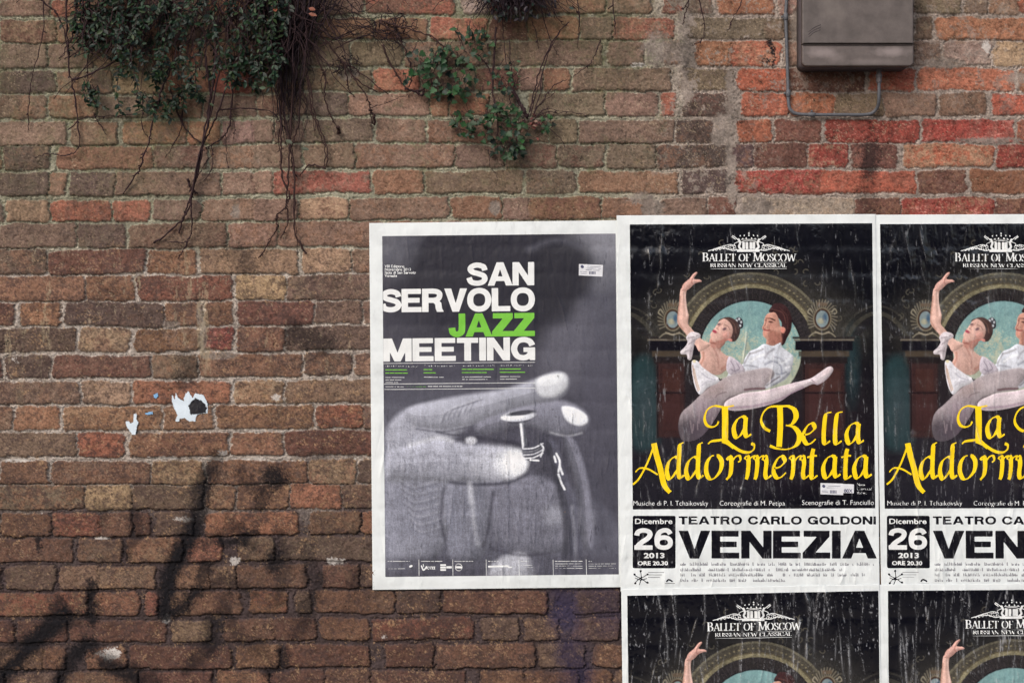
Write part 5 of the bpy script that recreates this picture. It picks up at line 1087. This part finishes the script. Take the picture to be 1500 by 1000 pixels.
    D = [([(440,60),(455,130),(459.5,160),(470,192),(480,221.6),(477,247)], 1.7, 0), ([(437,62),(452,130),(456.5,160),(467,192),(476.5,222),(474,247)], 1.5, 0), ([(476,247),(462,242),(451,243.5),(440,257)], 1.8, 2), ([(405,60),(412,140),(422,197),(431,252),(431,331.5),(439,355),(448.5,371)], 2.6, 8), ([(430,300),(434,340),(436,372)], .9, 0),
         ([(402,40),(411,178),(412,226),(414,259),(424,285),(418,303),(405.6,316),(405.6,333.7),(396,351),(380,378)], 2.2, 26), ([(432,90),(426,180),(424,230),(420,290),(420,303),(421,327),(411,349)], 1.9, 16), ([(440,120),(438,180),(428,215),(432,260)], 1.8, 6), ([(415,150),(409,200),(413,240)], 1.6, 8),
         ([(464,40),(488,74),(500,90),(524,118),(552,134)], 1.9, 5), ([(500,88),(532,110),(568,138)], 1.3, 4), ([(470,68),(510,48),(556,32)], 1.4, 3), ([(492,72),(524,56),(568,45),(600,52)], 1.3, 3), ([(504,92),(508,115),(512,134),(520,142)], 1.3, 7), ([(518,114),(536,140),(542,158),(545,182)], 1.4, 8), ([(452,54),(466,90),(476,112),(476,138),(483,166),(496,192)], 1.8, 12),
         ([(556,32),(580,52),(592,70),(598,86)], 2.0, 8), ([(560,66),(572,94),(586,116),(594,130)], 2.2, 4), ([(541,158),(560,153),(582,144),(600,138)], .9, 1), ([(430,20),(450,8),(480,-20)], 2.0, 4), ([(555,30),(590,40),(632,54),(650,70)], 1.8, 8), ([(440,130),(455,160),(462,200)], 1.0, 3), ([(480,100),(470,118),(474,140)], 1.0, 4), ([(542,160),(548,172),(548,183)], 3.4, 1), ([(495,186),(497,192),(495,196)], 4.2, 2)]
    for k, (p, r, bd) in enumerate(D): strand(root, 'hanging_stem', p, r * .00135, r * .00095, .03, .008, M_DRY, 150 + k, bd)
    lf = Bag()
    for (x, y) in ((397, 8), (452, 20), (403, 12), (418, 205), (441, 217), (452, 12)): leaf(lf, at(x, y, .07), np.array([rg.normal(.8, .4), -.3, -.3]), np.array([0, -1, .4]), .026, lin((116, 68, 52)) if y < 100 else lin((52, 58, 42)), rg, NARROW)
    lf.build('dead_leaves', M_LEAF, root)
    # ---- the bushy plant in the joint above the posters
    root = empty('wall_plant', at(773, 176, .0)); tag(root, 'bushy green wall plant with brown twigs rooted in a mortar joint above the jazz poster', 'plant')
    rg = np.random.default_rng(77); L, St = Bag(), Bag(); cols = [(38, 74, 40), (42, 82, 44), (32, 60, 40), (50, 88, 48), (30, 54, 40), (60, 92, 58)]
    ZONES = [(645, 105, 46, 30, 58, IVY, .027), (625, 92, 26, 18, 20, IVY, .027), (662, 80, 30, 16, 22, IVY, .024), (700, 62, 18, 22, 26, IVY, .022), (735, 118, 16, 20, 24, IVY, .020), (672, 140, 28, 9, 18, IVY, .026), (738, 190, 26, 34, 66, IVY, .024), (760, 205, 18, 20, 20, IVY, .024), (715, 168, 14, 16, 16, IVY, .022), (678, 180, 10, 18, 20, IVY, .028), (802, 180, 9, 11, 15, IVY, .020), (748, 225, 10, 8, 8, IVY, .024), (700, 198, 14, 8, 7, IVY, .022), (690, 45, 20, 8, 8, NARROW, .03), (752, 112, 6, 24, 10, NARROW, .024)]
    for (cx, cy, rx, ry, n, shp, ln) in ZONES:
        for k in range(n):
            a = rg.uniform(0, 6.28); q = math.sqrt(rg.random()); x, y = cx + 1.25 * rx * q * math.cos(a), cy + 1.2 * ry * q * math.sin(a); d = rg.uniform(.012, .055)
            p0 = at(x + rg.normal(0, 7), y - rg.uniform(3, 14), d * .7); p1 = at(x, y, d)
            V, T, Q = tube_np(np.array([p0, (p0 + p1) / 2 + rg.normal(0, .002, 3), p1]), np.array([.0009, .0008, .0005]), 4); St.add(V, T, Q)
            leaf(L, p1, np.array([rg.normal(0, .9), -.25, -rg.uniform(.1, 1.1)]), np.array([rg.normal(0, .45), -1, rg.uniform(0, 1.0)]), ln * rg.uniform(.5, .95), lin(cols[rg.integers(len(cols))]) * rg.uniform(.28, .85), rg, shp)
    L.build('foliage', M_LEAF, root); St.build('twigs', M_STEM, root)
    W = [([(773,172),(765,158),(757,143),(748,128)], 5.0, 3), ([(773,175),(779,150),(786,118),(800,80),(816,52),(833,32)], 1.9, 2), ([(776,172),(784,140),(790,118),(806,72),(822,46)], 1.4, 0), ([(781,168),(790,140),(796,100),(810,64)], 1.3, 0), ([(782,165),(800,140),(812,126),(830,116)], 1.4, 2), ([(784,160),(800,146),(818,130)], 1.1, 0), ([(770,172),(756,140),(749,100),(746,53)], 1.4, 2), ([(768,176),(748,150),(744,120)], 1.3, 2), ([(727,40),(724,80),(722,130),(728,170),(730,205)], 2.4, 4), ([(735,20),(738,60),(742,100)], 1.2, 2),
         ([(650,70),(640,95),(632,118),(640,140)], 1.6, 3), ([(598,86),(604,110),(598,128)], 1.8, 4), ([(593,130),(610,134),(625,128),(640,118)], 2.6, 2), ([(610,134),(618,140),(622,128)], 3.2, 1), ([(665,40),(676,62),(682,78)], 1.4, 2), ([(780,178),(795,166),(812,164),(817,166),(838,164),(860,170)], 1.2, 2), ([(777,178),(790,184),(806,190),(822,204),(828,216)], 1.0, 1), ([(715,218),(717,232),(718,245),(728,258),(726,272)], .8, 0), ([(700,80),(712,95),(722,112),(735,124)], 1.4, 3), ([(784,170),(800,160),(820,162)], 1.0, 1), ([(690,175),(706,184),(722,190)], 1.2, 2)]
    for k, (p, r, bd) in enumerate(W): strand(root, 'stem', p, r * .00125, r * .0008, .02, .022, M_STEM, 250 + k, bd)
    b = Bag()
    for k in range(26): x = rg.normal(776, 12); leaf(b, at(x, rg.normal(182, 6), .02), np.array([rg.normal(0, 1), -.4, rg.normal(-.1, .5)]), np.array([rg.normal(0, .5), -1, .5]), .016, lin(((110, 64, 58), (120, 92, 80), (84, 48, 48))[k % 3]), rg, NARROW)
    b.build('dead_leaves', M_LEAF, root)
    # ---- dead tuft at the top edge
    root = empty('dry_tuft', wpt(752, -40)); tag(root, 'dark dead tuft of fine twigs hanging from the top edge above the bushy plant', 'plant'); b = Bag(); rg = np.random.default_rng(9)
    for k in range(230):
        x0 = rg.normal(752, 22); a = rg.normal(0, 34); V, T, Q = tube_np(path3([(x0, -50), (x0 + a * .35, -15), (x0 + a, rg.uniform(0, 36) - abs(a) * .16)], .02, rg.uniform(.02, .10), k, .003), np.linspace(.0019, .0007, 11), 4); b.add(V, T, Q)
    b.build('twigs', M_DARK, root); lf = Bag()
    for k in range(150): a = rg.normal(0, 30); leaf(lf, at(752 + a, rg.uniform(-30, 30) - abs(a) * .2, rg.uniform(.02, .09)), np.array([rg.normal(0, .8), -.3, -.7]), np.array([rg.normal(0, .5), -1, .5]), .017, lin(((40, 46, 44), (46, 38, 46), (34, 52, 44))[k % 3]) * rg.uniform(.4, .9), rg, NARROW)
    lf.build('dead_leaves', M_LEAF, root)
    for k, p in enumerate(([(805,-20),(812,18),(826,38)], [(790,0),(800,40),(812,70),(818,82)], [(846,-10),(848,30),(847,72)], [(838,8),(848,20),(850,40)], [(779,30),(786,50),(789,72)], [(880,58),(870,84),(862,96),(840,112)])): strand(root, 'stem', p, .0016, .0008, .03, .012, M_STEM, 350 + k, 1)
    # ---- bare twigs right of it
    for k, (ps, lb) in enumerate(((([(1008,-40),(1010,0),(1003,22),(1000,38)], [(1020,-40),(1024,0),(1032,34),(1029,58),(1015,66)], [(1012,-10),(1004,10),(998,14)]), 'pair of bare brown twigs hanging from the top edge above the grey mortar joint'),
                                  (([(1096,-40),(1088,0),(1076,22),(1066,48)],), 'single thin bare twig hanging between the twig pair and the grey conduit'),
                                  (([(905,-40),(898,0),(900,30),(901,52)], [(898,8),(890,14)]), 'single thin bare twig hanging over the orange bricks right of the dead tuft'))):
        root = empty('bare_twig', at(*ps[0][0], .02)); tag(root, lb, 'twig', 'bare twigs at the top edge')
        for j, p in enumerate(ps): strand(root, 'stem', p, .0019, .0011, .03, .010, M_STEM, 400 + 10 * k + j, 2)
build_plants()
# ------------------------------------------------------------------ the meter box and its conduit
import bmesh
def slab(name, x0, x1, z0, z1, ya, yb, r, bev, mat, parent, corners=(1, 1, 1, 1)):
    """rounded slab seen from the front, from depth ya (wall side) to yb (room side), its front edge rounded by bev"""
    bm = bmesh.new(); pts = []
    for (cx, cz, a0, on) in ((x1, z0, -90, corners[0]), (x1, z1, 0, corners[1]), (x0, z1, 90, corners[2]), (x0, z0, 180, corners[3])):
        sx = -1 if cx == x1 else 1; sz = 1 if cz == z0 else -1; rr = r if on else .0015
        for k in range(7): a = math.radians(a0 + 15 * k); pts.append((cx + sx * rr + rr * math.cos(a), cz + sz * rr + rr * math.sin(a)))
    back = [bm.verts.new((x, ya, z)) for x, z in pts]; front = [bm.verts.new((x, yb, z)) for x, z in pts]; n = len(pts)
    for k in range(n): bm.faces.new((back[k], back[(k + 1) % n], front[(k + 1) % n], front[k]))
    ff = bm.faces.new(front); bm.faces.new(back[::-1]); bmesh.ops.recalc_face_normals(bm, faces=bm.faces)
    if bev: bmesh.ops.bevel(bm, geom=list(ff.edges), offset=bev, segments=3, affect='EDGES', profile=.6)
    me = bpy.data.meshes.new(name); loc = parent.location
    bmesh.ops.translate(bm, verts=bm.verts, vec=-loc); bm.to_mesh(me); bm.free(); me.materials.append(mat)
    o = bpy.data.objects.new(name, me); COL.objects.link(o); o.parent = parent
    for p in me.polygons: p.use_smooth = len(p.vertices) < 6
    return o
def worn(name, c, patch, spots, rough=.6):
    m = material(name, lin(c), rough=rough, spec=.3, var=.3, scale=26, bump=.0003, bscale=900); nt = m.node_tree; N, L = nt.nodes, nt.links; b = N['Principled BSDF']
    src = b.inputs['Base Color'].links[0].from_socket; tc = N.new('ShaderNodeTexCoord'); cur = src
    for (x, y, rx, rz, st) in spots:
        sub = N.new('ShaderNodeVectorMath'); sub.operation = 'SUBTRACT'; sub.inputs[1].default_value = (x, 0, y); L.new(tc.outputs['Object'], sub.inputs[0])
        mul = N.new('ShaderNodeVectorMath'); mul.operation = 'MULTIPLY'; mul.inputs[1].default_value = (1 / rx, 0, 1 / rz); L.new(sub.outputs[0], mul.inputs[0])
        ln = N.new('ShaderNodeVectorMath'); ln.operation = 'LENGTH'; L.new(mul.outputs[0], ln.inputs[0])
        nz = N.new('ShaderNodeTexNoise'); nz.inputs['Scale'].default_value = 60; nz.inputs['Detail'].default_value = 6; L.new(tc.outputs['Object'], nz.inputs['Vector'])
        ad = N.new('ShaderNodeMath'); ad.operation = 'MULTIPLY_ADD'; ad.inputs[1].default_value = .9; L.new(nz.outputs[0], ad.inputs[0]); L.new(ln.outputs['Value'], ad.inputs[2])
        mr = N.new('ShaderNodeMapRange'); mr.inputs[1].default_value = 1.5; mr.inputs[2].default_value = .7; mr.inputs[3].default_value = 0; mr.inputs[4].default_value = st; L.new(ad.outputs[0], mr.inputs[0])
        mx = N.new('ShaderNodeMix'); mx.data_type = 'RGBA'; L.new(mr.outputs[0], mx.inputs[0]); L.new(cur, mx.inputs[6]); mx.inputs[7].default_value = (*[float(v) for v in lin(patch)], 1); cur = mx.outputs[2]
    L.new(cur, b.inputs['Base Color']); return m
def build_box():
    D = .086; x0, z0 = at(1175, 97, D)[[0, 2]]; x1 = at(1338.5, 97, D)[0]; z1 = at(1250, -165, D)[2]; zs = at(1250, 65.5, D)[2]
    root = empty('meter_box', ((x0 + x1) / 2, 0, z0)); tag(root, 'worn dark grey metal meter box fixed to the wall at the top, conduit entering below', 'meter box')
    w = x1 - x0; h = zs - z0
    m1 = worn('grey_box_paint', (92, 85, 83), (120, 112, 108), [(-w * .26, .165, .03, .05, .45), (-w * .15, .14, .02, .04, .3)]); m2 = worn('grey_worn_paint', (94, 86, 84), (140, 129, 128), [(-w * .33, h * .62, .05, .018, .75), (w * .3, h * .66, .055, .016, .8), (-w * .2, h * .4, .03, .02, .35), (w * .1, h * .2, .08, .01, .25)], .55)
    m3 = material('box_body_paint', lin((80, 73, 76)), rough=.7, var=.2, scale=80)
    slab('body', x0 + .002, x1 - .002, z0 + .001, z1 - .002, .012, -D + .016, .014, 0, m3, root)
    slab('lid', x0, x1, zs + .0009, z1, -D + .017, -D, .012, .004, m1, root, (0, 1, 1, 0)); slab('lower_cover', x0, x1, z0, zs - .0009, -D + .017, -D - .001, .013, .004, m2, root, (1, 0, 0, 1))
    b = Bag()
    for k in range(3):
        p = smooth_path([(1184, 47 + 3.6 * k), (1192, 41 + 3.4 * k), (1202, 36.5 + 3.6 * k)]); V, T, Q = tube_np(np.array([at(x, y, D + .0002) for x, y in p]), .0010, 5); b.add(V, T, Q)
    b.build('scratches', m3, root)
    g = material('conduit_paint', lin((88, 90, 96)), rough=.6, spec=.3, var=.22, scale=120, bump=.0002, bscale=500)
    root = empty('conduit', at(1152, -60, .0)); tag(root, 'thin blue grey conduit bending in a U below the meter box', 'pipe')
    pts = [(1153,-170),(1152.4,-60),(1152,0),(1151,23),(1152.7,76),(1154.4,133),(1155,150),(1158,161),(1168,167),(1195,168.2),(1233,168.2),(1268,168),(1280,164),(1286.4,154),(1287.6,138),(1287.6,112)]
    p = smooth_path(pts, False, 8); m = len(p); dd = np.where(np.arange(m) > m - 26, .012 + .026 * sstep(m - 26, m - 8, np.arange(m)), .012)
    V, T, Q = tube_np(np.array([at(x, y, d) for (x, y), d in zip(p, dd)]), .0047, 10); b = Bag(); b.add(V, T, Q); b.build('pipe', g, root)
    for (x, y, dx, dy) in ((1151, 25, 0, 1), (1154.6, 137, 0, 1), (1189, 168, 1, 0)):
        V, T, Q = tube_np(np.array([at(x - dx * e, y - dy * e, .0125) for e in (-5, -4.2, 4.2, 5)]), np.array([.0048, .0066, .0066, .0048]), 10); b = Bag(); b.add(V, T, Q)
        V, T, Q = tube_np(np.array([at(x - 5 * dy, y - 5 * dx, .004), at(x - 5 * dy, y - 5 * dx, .0095)]), .0035, 8); b.add(V, T, Q); b.build('pipe_clip', g, root)
    V, T, Q = tube_np(np.array([at(1287.4, y, .038) for y in (122, 120, 114, 113.5, 109, 108.5, 100)]), np.array([.0058, .0078, .0078, .0095, .0095, .0075, .0075]), 8); b = Bag(); b.add(V, T, Q); b.build('gland_nut', material('gland_plastic', lin((92, 88, 92)), rough=.5, var=.1), root, False)
build_box()
# ------------------------------------------------------------------ torn scraps of paper
def build_scraps():
    q5 = lambda L: [(x / 2.778, 330 + y / 2.778) for x, y in L]
    blue = flat('blue_scrap_paper', (126, 172, 214), .6, .2); pale = flat('pale_scrap_paper', (206, 219, 230), .6, .2); blk = flat('black_scrap_print', (24, 24, 32), .5, .3)
    for (lb, pts, mt, extra) in (
      ('white torn poster scrap with a black print patch stuck left of the jazz poster', [(698,692),(704,688),(711,712),(716,680),(724,700),(733,708),(748,712),(756,682),(768,674),(776,690),(786,700),(797,682),(812,686),(828,692),(840,712),(846,740),(845,766),(826,764),(801,770),(796,796),(770,796),(752,782),(733,788),(730,799),(714,795),(722,772),(708,740)], pale, [(768,732),(780,716),(795,704),(822,712),(836,728),(842,742),(838,764),(800,768),(776,768)]),
      ('pale torn hook-shaped paper scrap lower left of the white scrap', [(544,766),(556,764),(557,790),(563,802),(556,820),(552,850),(541,852),(530,836),(515,818),(511,796),(524,794),(534,806),(544,800)], pale, None),
      ('tiny blue paper scrap level with the top of the white scrap', [(624,690),(634,684),(642,680),(644,694),(636,704),(628,700)], blue, None),
      ('tiny flat blue paper scrap between the hook-shaped scrap and the white scrap', [(591,764),(604,758),(620,755),(623,765),(608,770),(596,769)], blue, None)):
        p = np.array(q5(pts)); x0, y0 = p.min(0) - 4; w, h = np.ptp(p, axis=0) + 8
        F = Field(x0, y0, w, h, .5); f = F.blank(); add_loops(F, f, [p]); f += .5 * fnoise(f.shape, 1.5, 3)
        s = Sheet((x0, y0), 0, 0, 0, w, 0, h, 2.2, int(x0), r=.5, crease=.5, lines=3, fine=1.2)
        root = empty('paper_scrap', wpt(x0 + w / 2, y0 + h / 2)); tag(root, lb, 'paper scrap', 'torn paper scraps on the bricks')
        s.ink(root, 'torn_paper', f, .5, mt, 0)
        if extra: f2 = F.blank(); add_loops(F, f2, [np.array(q5(extra))]); f2 += .6 * fnoise(f.shape, 1.5, 4); s.ink(root, 'black_print', np.maximum(f2, f + .4), .5, blk, .3)
build_scraps()
# ------------------------------------------------------------------ unseen house added across the lane to darken what the wet-looking ink mirrors
def build_unseen_house():
    root = empty('unseen_house', (0, -9.5, 0)); tag(root, 'low dark plastered house front, added unseen behind the camera to shape the ink reflections', 'house')
    st = material('dark_plaster', lin((78, 70, 66)), rough=.95, var=.2, scale=3, bump=.004, bscale=30); sh = material('shutter_paint', lin((48, 62, 54)), rough=.6, var=.15, scale=20); tl = material('roof_tile', lin((120, 80, 62)), rough=.9, var=.25, scale=8)
    def bx(name, m, *a): v, q = box_mesh(*a); return mesh_np(name, v, None, q, m, root, smooth=False)
    bx('wall', st, -5.0, 5.2, -13.5, -9.5, 0, 3.5); bx('roof', tl, -5.2, 5.4, -13.7, -9.3, 3.5, 3.7)
    for x in (-3.6, -1.2, 1.2, 3.6): bx('shutter', sh, x - .5, x + .5, -9.5, -9.44, 1.2, 2.7)
build_unseen_house()
